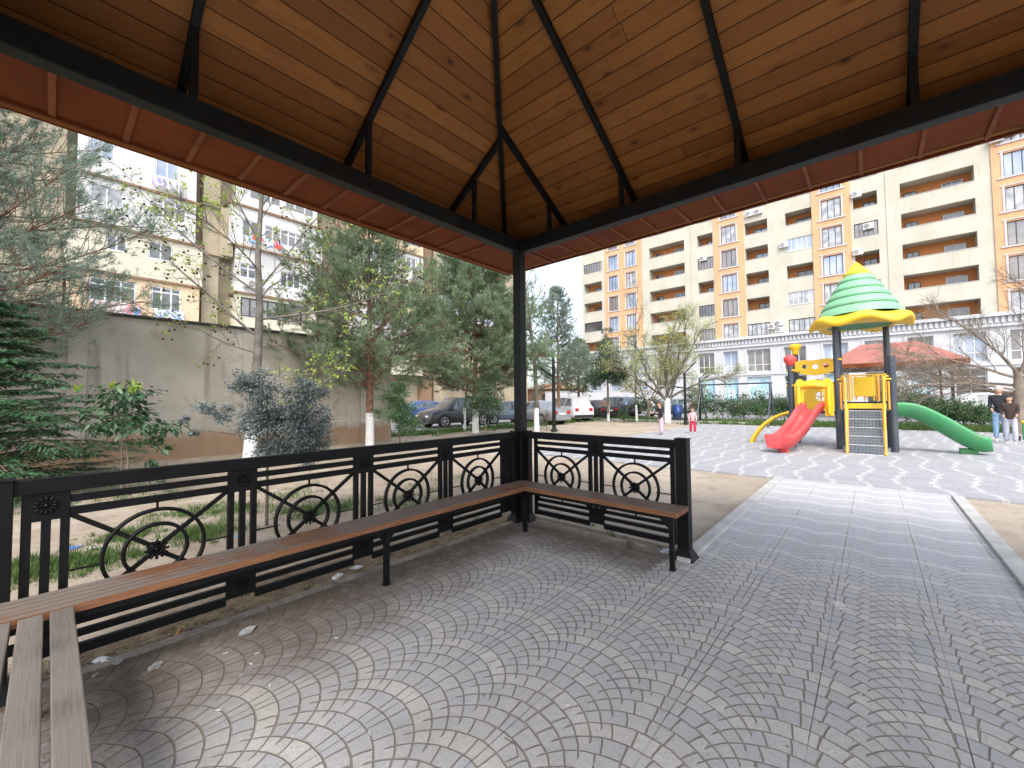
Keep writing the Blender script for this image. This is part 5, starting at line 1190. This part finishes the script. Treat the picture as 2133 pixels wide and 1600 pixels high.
def car(kind, pmat, label, pos, head, group='cars parked beyond the square'):
    s = ST[kind]; h = s['W'] / 2; t = thing('parked_car', label, 'car', pos, math.atan2(head[1], head[0]), group); st = s['st']; zb = .24
    def ring(x, zbelt, zr, wr):
        taper = 1 - .10 * max(0, (abs(x) / (s['L'] / 2) - .75) / .25) ** 2; w_ = h * taper; e = .5 * (zb + zbelt)
        half = [(w_ * .86, zb), (w_ * .99, zb + .10), (w_, e), (w_ * .975, zbelt), (wr * w_ + .015, zr - .05), (wr * w_ * .82, zr), (wr * w_ * .4, zr + .02)]
        return [(x, y, z) for y, z in half] + [(x, -y, z) for y, z in half[::-1]]
    rg = [ring(*a) for a in st]; k = len(rg[0]); n = len(rg); m = MB(); vs = [p for r in rg for p in r]
    fs = [(i * k + j, i * k + (j + 1) % k, (i + 1) * k + (j + 1) % k, (i + 1) * k + j) for i in range(n - 1) for j in range(k)] + [tuple(range(k)), tuple(range((n - 1) * k, n * k))]
    m.add(vs, fs, 0, False); b = m.build('body', pmat, t, bevel=.03)
    for p in b.data.polygons: p.use_smooth = True
    g = [i for i in range(n) if st[i][2] - st[i][1] > .3]; a0, a1 = g[0], g[-1]
    def V_(i, j): return Vector(rg[i][j])
    def quad(name, pts, out, mt=MAT['cglass']):
        c = sum((Vector(p) for p in pts), Vector()) / len(pts); P_ = [c + (Vector(p) - c) * .90 + Vector(out) for p in pts]; q = MB(); q.prism(P_, Vector(out) * -.6); return q.build(name, mt, t)
    for sg in (1, -1):
        J = (3, 4) if sg > 0 else (10, 9)
        mid = (a0 + a1) // 2
        for (i, j) in ((a0 - 1, a0), (a0, mid), (mid, a1), (a1, a1 + 1)):
            lo_, hi_ = J; pts = [V_(i, lo_), V_(j, lo_)] + [V_(z_, hi_) for z_ in range(j, i - 1, -1)] if j < n else []
            if (i, j) in ((a0 - 1, a0), (a1, a1 + 1)):
                pts = [V_(i, lo_).lerp(V_(j, lo_), .35 if i == a0 - 1 else 0), V_(j, lo_) if i == a0 - 1 else V_(i, lo_).lerp(V_(j, lo_), .6), V_(j, hi_) if i == a0 - 1 else V_(i, hi_)]
            if len(pts) >= 3: quad('window', pts, (0, sg * .012, 0))
    quad('windscreen', [V_(a1, 4), V_(a1, 9), V_(a1 + 1, 9), V_(a1 + 1, 4)], (.012, 0, .012)); quad('rear_window', [V_(a0, 4), V_(a0, 9), V_(a0 - 1, 9), V_(a0 - 1, 4)], (-.012, 0, .012))
    xe = -s['L'] / 2; zt = st[1][1]
    for sg in (1, -1):
        MB().box(xe - .02, xe + .14, sg * h * .62 - .14, sg * h * .62 + .14, zt - .24, zt - .04).build('tail_light', MAT['rlight'], t, bevel=.02)
        MB().box(-xe - .20, -xe - .02, sg * h * .60 - .15, sg * h * .60 + .15, .58, .70).build('headlight', MAT['hlight'], t, bevel=.02)
        MB().box(.75, .95, sg * (h + .06) - .06, sg * (h + .06) + .06, .95, 1.08).build('mirror', pmat, t, bevel=.02)
        for wx in (-s['wb'] / 2 - .02, s['wb'] / 2 - .02):
            R_ = s['r']; yo = sg * (h - .10); m = MB().lathe([(.0001, -.10), (R_ * .6, -.11), (R_ * .92, -.11), (R_, -.08), (R_, .08), (R_ * .92, .12), (R_ * .68, .115)], (wx, yo, R_), 24, axis='y') if sg > 0 else MB().lathe([(.0001, .10), (R_ * .6, .11), (R_ * .92, .11), (R_, .08), (R_, -.08), (R_ * .92, -.12), (R_ * .68, -.115)], (wx, yo, R_), 24, axis='y')
            w_ = m.build('wheel', MAT['tyre'], t); r_ = MB()
            r_.lathe([(.0001, .10 * sg), (R_ * .14, .115 * sg), (R_ * .18, .09 * sg)], (wx, yo, R_), 12, axis='y'); r_.ring((wx, yo + sg * .10, R_), 'y', R_ * .64, R_ * .1, .03, 24)
            for a in range(5):
                an = 2 * PI * a / 5 + .3; r_.bar((wx + .05 * math.cos(an), yo + sg * .10, R_ + .05 * math.sin(an)), (wx + R_ * .62 * math.cos(an), yo + sg * .10, R_ + R_ * .62 * math.sin(an)), .05, .02, (0, 1, 0))
            r_.build('rim', MAT['rim'], w_)
            MB().lathe([(R_ * 1.0, 0), (R_ * 1.16, 0), (R_ * 1.16, .012), (R_ * 1.0, .012)], (wx, sg * (h + (.0 if sg > 0 else -.012)), R_), 24, axis='y').build('wheel_arch', MAT['black'], t)
    MB().box(xe - .03, xe + .06, -.26, .26, .60, .71).build('plate', MAT['plate'], t); MB().box(xe - .035, xe + .2, -h * .86, h * .86, .27, .46).build('rear_bumper', MAT['black'] if kind == 'suv' else pmat, t, bevel=.03)
    MB().box(-xe - .14, -xe + .03, -h * .5, h * .5, .30, .46).build('grille', MAT['black'], t, bevel=.01)
    return t
P_ = dict(dark=paint('dark_grey_car_paint', (.035, .037, .043)), blue=paint('blue_car_paint', (.03, .09, .32)), silver=paint('silver_car_paint', (.36, .38, .40), .5), white=paint('white_car_paint', (.72, .73, .74), 0), slate=paint('slate_blue_car_paint', (.10, .13, .20)), black=paint('black_car_paint', (.02, .02, .026)))
def hd_(a, b): v = a * CR + b * CF; return (v[0], v[1])
def ps_(px, d): v = gp(px, d); return (v.x, v.y, -.02)
car('suv', P_['dark'], 'dark grey car side-on between the two tall pines', ps_(948, 24.2), (1, -.12))
car('hatch', P_['blue'], 'bright blue car half hidden behind the dark grey one', ps_(872, 30), (1, -.1))
car('sedan', P_['slate'], 'dark blue car right behind the corner post', ps_(1056, 27.0), hd_(-.9, -.4))
car('sedan', P_['silver'], 'silver saloon partly behind the lamp post', ps_(1118, 26.3), hd_(-.62, .78))
car('suv', P_['white'], 'large white car with its rear window and red tail lights facing the square', ps_(1176, 29.6), hd_(-.45, .89))
car('sedan', P_['black'], 'black saloon with red tail lights beside the large white car', ps_(1238, 32.8), hd_(-.30, .95))
car('suv', P_['slate'], 'blue-grey car behind the whitewashed evergreen trunk', ps_(1276, 34.8), hd_(-.55, .83))
car('hatch', P_['white'], 'white hatchback at the right end of the parked row', ps_(1322, 36), hd_(-.25, .97))
car('sedan', P_['dark'], 'dark saloon with its pale headlamp towards the square behind the child in black', ps_(1358, 40), hd_(.5, -.8))
car('sedan', P_['silver'], 'grey saloon behind the right swing leg', ps_(1583, 38), hd_(.9, .4))
car('hatch', P_['dark'], 'dark hatchback between the swing frame and the play tower', ps_(1635, 39), hd_(.8, .5))
car('suv', P_['silver'], 'grey car behind the hedge right of the climbing tower', ps_(1920, 33), hd_(.85, .5))
car('suv', P_['white'], 'white car just left of the couple', ps_(2030, 27.5), hd_(-.9, .4))
car('sedan', P_['white'], 'white saloon in the far row behind the black one', ps_(1215, 42), hd_(-.9, .3))
car('hatch', P_['silver'], 'silver hatchback furthest right in the far row, behind the many-stemmed tree', ps_(1400, 42), hd_(-.6, .7))
car('suv', P_['black'], 'black car in the far row between the white hatchback and the blue-grey car', ps_(1300, 43), hd_(-.5, .8))
# blue and white banner bin behind the children
o = MB().lathe([(.0001, .05), (.25, .05), (.36, 1.1), (.34, 1.1), (.24, .08)], (0, 0, 0), 16).build('litter_bin', P_['blue']); o.location = gp(1409, 27); tag(o, 'blue litter bin in the grass behind the two children', 'bin')
# ================================================================ people
MAT['skin'] = simple('skin', (.56, .33, .24), .6, 12, .08); MAT['hairdk'] = simple('dark_hair', (.045, .025, .018), .6, 30, .4); MAT['hairbr'] = simple('brown_hair', (.12, .06, .035), .6, 30, .4)
def fab(n, c, v=.2): return simple(n, c, .9, 14, v, .004)
def skinmesh(name, pts, edges, mat_, parent, sub=1, root=0):
    me = bpy.data.meshes.new(name); me.from_pydata([p[:3] for p in pts], edges, []); me.materials.append(mat_); o = bpy.data.objects.new(name, me); C.objects.link(o)
    if parent is not None: o.parent = parent
    sk = o.modifiers.new('skin', 'SKIN'); sk.use_smooth_shade = True
    for i, v in enumerate(me.skin_vertices[0].data): r = pts[i][3]; v.radius = (r if not isinstance(r, tuple) else r[0], r if not isinstance(r, tuple) else r[1]); v.use_root = (i == root)
    sb = o.modifiers.new('subdiv', 'SUBSURF'); sb.levels = sub; sb.render_levels = sub; return o
def person(label, pos, rz, H, pose, top, legs, hair, hairlen=.12, child=False, shoes=None, coat=0.0, hood=None):
    """pose: arm angles (shoulder forward, outward, elbow) per side, leg forward angles per side, torso lean"""
    t = thing('person', label, 'person', pos, rz); s = H / 1.72; hs = 1.22 if child else 1.0
    hip = .50 * H if not child else .46 * H; sh = .815 * H if not child else .775 * H; nk = .855 * H if not child else .81 * H
    hr_ = .125 * H / 2 * hs; hc_ = H - hr_ * 1.05; lean = pose.get('lean', 0)
    def sp(z, dy=0, dx=0): return (dx + lean * max(0, z - hip), dy, z)
    P = []; E = []
    def add(p, r, par=None): P.append((p[0], p[1], p[2], r)); E.append((par, len(P) - 1)) if par is not None else None; return len(P) - 1
    pel = add(sp(hip), .105 * s); wa = add(sp(hip + .45 * (sh - hip)), .10 * s, pel); ch = add(sp(sh - .05 * H), .115 * s, wa); ne = add(sp(nk), .05 * s * hs, ch); hb = add(sp(nk + .03 * H, 0, .01), .055 * s * hs, ne)
    j1 = add(sp(hc_ - hr_ * .35, 0, .015 * s), (hr_ * .74, hr_ * .84), hb); j2 = add(sp(hc_ + hr_ * .25, 0, .005 * s), (hr_ * .86, hr_ * .95), j1); j3 = add(sp(hc_ + hr_ * .78, 0, -.005), hr_ * .55, j2)
    add(sp(hc_ - hr_ * .15, 0, hr_ * 1.12), hr_ * .10, j1)                                        # nose
    segs = {}
    for sd_, yy in (('l', 1), ('r', -1)):
        fw, out, el = pose['arm_' + sd_]; sw_ = .105 * H * (1 if not child else .92)
        a = sp(sh, yy * sw_); ai = add(a, .052 * s, ch); ua, fa = .165 * H, .145 * H
        d1 = Vector((math.sin(fw) * math.cos(out), yy * math.sin(out), -math.cos(fw) * math.cos(out))); e = Vector(a) + d1 * ua
        d2 = Vector((math.sin(fw + el), yy * math.sin(out * .3) - yy * pose.get('in', .15), -math.cos(fw + el))).normalized(); w_ = e + d2 * fa
        ei = add(e, .038 * s, ai); wi = add(w_, .026 * s, ei); hd2 = w_ + d2 * .045 * H; hi = add(hd2, (.030 * s, .018 * s), wi)
        sx = Vector((-d2.z, 0, d2.x)).normalized()
        for k in range(4):
            f0 = hd2 + sx * (k - 1.5) * .016 * s; f1 = f0 + d2 * (.035 - .004 * abs(k - 1.3)) * H * .8; b = add(f0 + d2 * .01, .009 * s, hi); add(f1 + Vector((0, -yy * .008, 0)), .0075 * s, b)
        b = add(w_ + d2 * .02 * H + sx * .028 * s, .010 * s, wi); add(w_ + d2 * .04 * H + sx * .045 * s, .008 * s, b)
        segs['arm_' + sd_] = (a, e, w_)
        fw, kn = pose['leg_' + sd_]; h0 = (0, yy * .052 * H, hip - .02 * H); th, shn = .245 * H * (1 if not child else .94), .235 * H * (1 if not child else .92)
        d1 = Vector((math.sin(fw), yy * pose.get('open', .03), -math.cos(fw))); kp = Vector(h0) + d1 * th; d2 = Vector((math.sin(fw - kn), yy * .0, -math.cos(fw - kn))); an = kp + d2 * shn
        li = add(h0, .078 * s, pel); ki = add(kp, .052 * s, li); ani = add(an, .036 * s, ki); segs['leg_' + sd_] = (h0, kp, an); segs['foot_' + sd_] = an
        add(an + Vector((.11 * s, 0, -.045 * s)), .028 * s, ani)
    zmin = min(segs['foot_l'].z, segs['foot_r'].z) - .075 * s; t.location.z -= zmin
    skinmesh('body', P, E, MAT['skin'], t, 2)
    # trousers
    q = [(0, 0, hip + .03 * H, .115 * s), ]; e = []
    for sd_ in 'lr':
        a, k_, n_ = segs['leg_' + sd_]; fl = legs[1]; q.append((a[0], a[1], a[2], .092 * s)); e.append((0, len(q) - 1)); q.append((*k_, .066 * s * fl)); e.append((len(q) - 2, len(q) - 1)); q.append((n_[0], n_[1], n_[2] + .01, .056 * s * fl)); e.append((len(q) - 2, len(q) - 1))
    skinmesh('trousers', q, e, legs[0], t, 2)
    q = [(*sp(hip - coat * H), .128 * s * (1 + coat)), (*sp(hip + .45 * (sh - hip)), .125 * s), (*sp(sh - .05 * H), .135 * s), (*sp(nk - .01 * H), .075 * s)]; e = [(0, 1), (1, 2), (2, 3)]
    for sd_ in 'lr':
        a, el_, w_ = segs['arm_' + sd_]; w2 = Vector(el_).lerp(Vector(w_), .9); q.append((*a, .070 * s)); e.append((2, len(q) - 1)); q.append((*el_, .056 * s)); e.append((len(q) - 2, len(q) - 1)); q.append((*w2, .042 * s)); e.append((len(q) - 2, len(q) - 1))
    skinmesh('jacket', q, e, top, t, 2)
    for sd_ in 'lr':
        an = segs['foot_' + sd_]; skinmesh('shoe', [(an.x - .03 * s, an.y, an.z - .035 * s, .042 * s), (an.x + .06 * s, an.y, an.z - .04 * s, .042 * s), (an.x + .15 * s, an.y, an.z - .05 * s, .030 * s)], [(0, 1), (1, 2)], shoes or MAT['white'], t, 2)
    # hair: a cap over the crown and back of the head, with its fall
    c = Vector(sp(hc_ + hr_ * .18, 0, -.012 * s)); m = MB(); n = 20; rows_ = 10; vs = []
    for i in range(rows_ + 1):
        ph = PI * .5 * 1.25 * i / rows_
        for j in range(n):
            a = 2 * PI * j / n; front = max(0, math.cos(a)); k_ = min(ph, PI * .5 * (.78 if front > .45 else 1.25)); rr = 1.10
            vs.append(c + Vector((math.cos(a) * math.sin(k_) * hr_ * rr, math.sin(a) * math.sin(k_) * hr_ * .98, math.cos(k_) * hr_ * 1.02)))
    m.add(vs, [(i * n + j, i * n + (j + 1) % n, (i + 1) * n + (j + 1) % n, (i + 1) * n + j) for i in range(rows_) for j in range(n)], 0, True)
    hm = m.build('hair' if hood is None else 'cap', hair, t)
    if hairlen > .13:
        skinmesh('hair', [(*(c + Vector((-.05 * s, 0, 0))), (hr_ * .8, hr_ * .5)), (*(c + Vector((-.085 * s, 0, -hairlen * .5))), (hr_ * .95, hr_ * .38)), (*(c + Vector((-.10 * s, 0, -hairlen))), (hr_ * .7, hr_ * .25))], [(0, 1), (1, 2)], hair, t, 2)
    if hairlen > .3:
        for yy in (1, -1): skinmesh('hair', [(*(c + Vector((.0, yy * hr_ * .75, 0))), hr_ * .34), (*(c + Vector((.01, yy * hr_ * .98, -hairlen * .4))), hr_ * .36), (*(c + Vector((.075 * s, yy * hr_ * .95, -hairlen * .85))), hr_ * .22)], [(0, 1), (1, 2)], hair, t, 2)
    ey = MB()
    for yy in (1, -1): ey.lathe([(.0001, -.008 * s), (.008 * s, 0), (.0001, .008 * s)], sp(hc_ + hr_ * .02, yy * hr_ * .34, hr_ * .93), 8)
    ey.build('eyes', MAT['black'], t); MB().tube([sp(hc_ - hr_ * .5, .018 * s, hr_ * .90), sp(hc_ - hr_ * .52, 0, hr_ * .94), sp(hc_ - hr_ * .5, -.018 * s, hr_ * .90)], .005 * s, 6).build('mouth', MAT['pred'], t)
    for yy in (1, -1): MB().lathe([(.0001, -.006 * s), (.018 * s, -.004 * s), (.02 * s, .004 * s), (.0001, .006 * s)], sp(hc_ - hr_ * .02, yy * hr_ * .90, -.005), 8, axis='y').build('ear', MAT['skin'], t)
    return t
def face(v): return math.atan2(v[1], v[0])
tocam = lambda p: Vector((CP[0] - p.x, CP[1] - p.y, 0)).normalized()
Lft = Vector((-CR[0], -CR[1], 0)); 
p = at(1377, 905); person('child in black jacket and pink trousers standing side-on where paving meets sand', p, face(Lft * .9 + tocam(p) * .5), 1.28, dict(arm_l=(.4, .1, 1.4), arm_r=(.45, .1, 1.3), leg_l=(.15, .1), leg_r=(-.2, .05), lean=.08), fab('black_jacket', (.02, .02, .024)), (fab('pale_pink_trousers', (.70, .46, .55)), 1.75), MAT['hairbr'], .12, True, MAT['pdeck'], .03)
p = at(1443.5, 903); person('toddler in a pink top and red trousers facing the shelter', p, face(tocam(p)), 1.03, dict(arm_l=(.1, .28, .3), arm_r=(.05, .28, .3), leg_l=(.08, .1), leg_r=(-.12, .05), open=.12), fab('pink_top', (.76, .42, .44)), (fab('red_trousers', (.55, .02, .07)), 1.5), MAT['hairbr'], .10, True, MAT['white'], .03)
p = at(2086, 919); person('man in dark jacket, pale cap and light blue jeans at the right edge', p, face(tocam(p)), 1.70, dict(arm_l=(.1, .06, .9), arm_r=(.1, .08, .8), leg_l=(.06, .05), leg_r=(-.06, .02), lean=.0), fab('dark_jacket', (.022, .024, .03)), (fab('light_blue_jeans', (.26, .42, .62)), 1.15), fab('pale_cap', (.66, .56, .55)), .12, False, MAT['white'], .04, hood=1)
p = at(2107, 925); person('long-haired girl in brown jacket and pale grey trousers in front of the man', p, face(tocam(p)), 1.42, dict(arm_l=(.1, .05, 1.0), arm_r=(.05, .04, .9), leg_l=(.1, .05), leg_r=(-.1, .02), lean=.0), fab('dark_brown_jacket', (.055, .035, .03)), (fab('pale_grey_trousers', (.50, .52, .60)), 1.25), MAT['hairdk'], .40, False, MAT['white'], .05)
# ================================================================ litter on the ground
def crumple(name, label, cat, px, py, r, mat_, flat=.35, seed=1, z=.0, elong=1.0, rot=0):
    R_ = random.Random(seed); bm = bmesh.new(); bmesh.ops.create_icosphere(bm, subdivisions=3, radius=r); off = Vector((R_.random() * 9, R_.random() * 9, 0)); from mathutils import noise as mn
    for v in bm.verts:
        n = mn.noise(v.co / r * 1.3 + off) * .8 + mn.noise(v.co / r * 3.3 + off) * .7 - abs(mn.noise(v.co / r * 5.1 + off)) * .5; v.co *= (1 + n * .85); v.co.z *= flat; v.co.x *= elong; v.co.z = max(v.co.z, -r * flat * .3)
    mz = min(v.co.z for v in bm.verts)
    me = bpy.data.meshes.new(name); bm.to_mesh(me); bm.free(); me.materials.append(mat_); o = bpy.data.objects.new(name, me); C.objects.link(o); p = at(px, py, z); o.location = (p.x, p.y, z - mz + .001); o.rotation_euler = (0, 0, rot); return tag(o, label, cat)
PAP = simple('white_paper', (.62, .62, .61), .8, 9, .1); GRP = simple('grey_dirty_plastic', (.46, .46, .46), .5, 14, .25); BLUP = simple('blue_wrapper', (.10, .22, .55), .4, 9, .3); YELP = simple('yellow_scrap', (.75, .62, .15), .7, 9, .2)
crumple('crumpled_paper', 'white crumpled paper on the path right of the short railing', 'litter', 1745, 1264, .042, PAP, .45, 3)
crumple('crumpled_paper', 'small bright white scrap in the middle of the shelter floor', 'litter', 1037, 1379, .014, PAP, .5, 4)
def disc(name, label, px, py, r, mat_, rot=0, el=1.0, z=0.0, h=.010):
    m = MB().lathe([(.0001, .002), (r * .8, .002), (r * .93, h), (r, h + .002), (r, h - .002), (r * .86, -.0 + .0005), (.0001, .0005)], (0, 0, 0), 26, fr=lambda rr, zz, t: (rr * (1 + .12 * math.sin(2 * t + 1) + .05 * math.sin(5 * t)), zz + .006 * max(0, math.sin(3 * t)) * (rr / r) ** 4)); o = m.build(name, mat_); o.scale = (el, 1, 1); o.rotation_euler = (.05, .03, rot); o.location = at(px, py, z + .002); return tag(o, label, 'litter')
disc('plastic_lid', 'flattened grey plastic lid lying on the floor below the middle of the long bench', 515, 1317, .040, GRP, .5, 1.35)  # a shallow disc standing for a flattened plastic lid
crumple('torn_plastic', 'torn translucent grey plastic on the floor near the weathered bench', 'litter', 322, 1390, .026, GRP, .35, 7, elong=1.6, rot=.8)
crumple('crushed_cup', 'crushed white plastic cup on the dry leaves nearest the weathered bench', 'litter', 212, 1378, .030, PAP, .5, 9, elong=1.7, rot=2.0)
disc('plastic_lid', 'small round pale lid beside the crushed white cup', 246, 1382, .020, GRP, 0, 1.1)  # second, smaller plastic lid
def scrap(label, px, py, a, b, mat_, rot, z=0.002, h=.012, name='paper_scrap'):
    o = MB().box(-a / 2, a / 2, -b / 2, b / 2, 0, h).build(name, mat_, bevel=.002); o.location = at(px, py, z); o.rotation_euler = (.04, .06, rot); return tag(o, label, 'litter')
scrap('white and blue cigarette packet on the leaves under the long bench', 703, 1203, .085, .05, PAP, .5, name='cigarette_packet', h=.02)
scrap('broken orange-brown piece of slat in the leaves by the long railing', 372, 1317, .10, .018, simple('splintered_wood', (.50, .24, .10), .8, 9, .3), 1.25, name='wood_splinter')
crumple('yellow_scrap', 'yellow scrap beside the broken piece of slat', 'litter', 381, 1308, .012, YELP, .5, 5)
crumple('crumpled_paper', 'crumpled whitish rubbish under the second wheel ornament of the long railing', 'litter', 745, 1183, .032, PAP, .4, 15, elong=1.5)
crumple('plastic_wrapper', 'blue wrapper lying in the grass behind the first wheel ornament', 'litter', 148, 1143, .05, BLUP, .3, 16, z=-.03, elong=1.6)
crumple('plastic_wrapper', 'white wrapper lying beyond the blue one in the grass', 'litter', 203, 1141, .035, PAP, .3, 17, z=-.03, elong=1.6)
crumple('plastic_bottle', 'clear blue plastic bottle scrap behind the second pilaster', 'litter', 497, 1118, .03, simple('pale_blue_plastic', (.45, .6, .8), .3, 5, .2), .5, 18, z=-.03, elong=1.6)
crumple('plastic_wrapper', 'pale blue wrapper on the ground beside the foot of the end post', 'litter', 1385, 1150, .040, simple('pale_wrapper', (.45, .52, .58), .5, 12, .3), .35, 19, elong=1.7)
scrap('short dark piece of wood on the soil under the short bench', 1315, 1136, .13, .035, MAT['bark'], .9, name='wood_offcut', h=.03)
o = MB().tube([(-.14, 0, .01), (-.05, .012, .016), (.05, -.006, .012), (.13, .01, .01), (.18, -.01, .012)], [.004, .006, .005, .004, .002], 6).build('stick', MAT['bark']); o.location = at(705, 1221); o.rotation_euler = (0, 0, 2.2); tag(o, 'thin dark stick on the floor left of the middle bench leg', 'stick')
o = MB().tube([(-.11, 0, .006), (0, .012, .012), (.12, -.006, .008)], [.003, .005, .002], 6).build('stick', MAT['bark']); o.location = at(770, 1193); o.rotation_euler = (0, 0, 2.35); tag(o, 'short dark stick touching the middle bench leg', 'stick')
o = MB().tube([(-.07, 0, .004), (-.02, .035, .006), (.04, .03, .006), (.055, -.03, .01)], .002, 5).build('stick', MAT['bark']); o.location = at(1060, 1566); o.rotation_euler = (0, 0, 1.0); tag(o, 'curled dark twig near the bottom edge of the floor', 'stick')
bt = MB().tube([(-.013, 0, .004), (.013, 0, .004)], .0038, 8).build('cigarette_butt', PAP); bt['group'] = 'cigarette butts and tiny scraps strewn over the shelter floor'; bt['category'] = 'cigarette butt'; bt['label'] = 'white cigarette butt on the shelter floor'
pts_ = [(535, 1363), (523, 1385), (502, 1409), (455, 1481), (563, 1429), (470, 1362), (700, 1330), (198, 1408), (397, 1275), (770, 1530), (1100, 1180), (880, 1330), (1240, 1600), (1180, 1470), (1710, 1400), (1905, 1230)]
for i, (px, py) in enumerate(pts_):
    o = bt if i == 0 else bt.copy()
    if i: C.objects.link(o)
    p = at(px, py, 0); o.location = (p.x, p.y, .001); o.rotation_euler = (0, 0, i * 1.9)
# crumbs of soil, seeds and leaf bits
V = []; F = []
for (n, x0_, x1_, y0_, y1_, pw) in ((1400, .0, 4.2, .06, .75, 2.2), (500, .03, .7, .1, 2.0, 2.0), (500, .2, 4.0, .4, 5.0, 1.0), (260, -4.8, 0, 2.15, 4.1, 1.0)):
    u = rng.random((n, 2)); xs = x0_ + (x1_ - x0_) * (u[:, 0] if n != 500 or pw == 1.0 else u[:, 0] ** pw); ys = y0_ + (y1_ - y0_) * (u[:, 1] ** pw)
    for x, y in zip(xs, ys):
        r = random.uniform(.0015, .006); a = random.random() * PI; b = len(V); dx, dy = math.cos(a) * r * 1.6, math.sin(a) * r * 1.6
        V += [(x - dx, y - dy, .0005), (x + dy * .5, y - dx * .5, .0005), (x + dx, y + dy, .001), (x - dy * .5, y + dx * .5, .001), (x, y, r * .9)]
        F += [(b, b + 1, b + 4), (b + 1, b + 2, b + 4), (b + 2, b + 3, b + 4), (b + 3, b, b + 4)]
M_ = MatB('debris', .9); M_.color(M_.mix(M_.white(M_.vec(*[(q * 40).floor() for q in M_.xyz()])), (.09, .065, .045), (.34, .27, .18)))
o = np_mesh('floor_debris', np.array(V), np.array(F), M_.m); tag(o, 'crumbs of soil, seeds and leaf bits strewn over the paving', 'debris', kind='stuff')
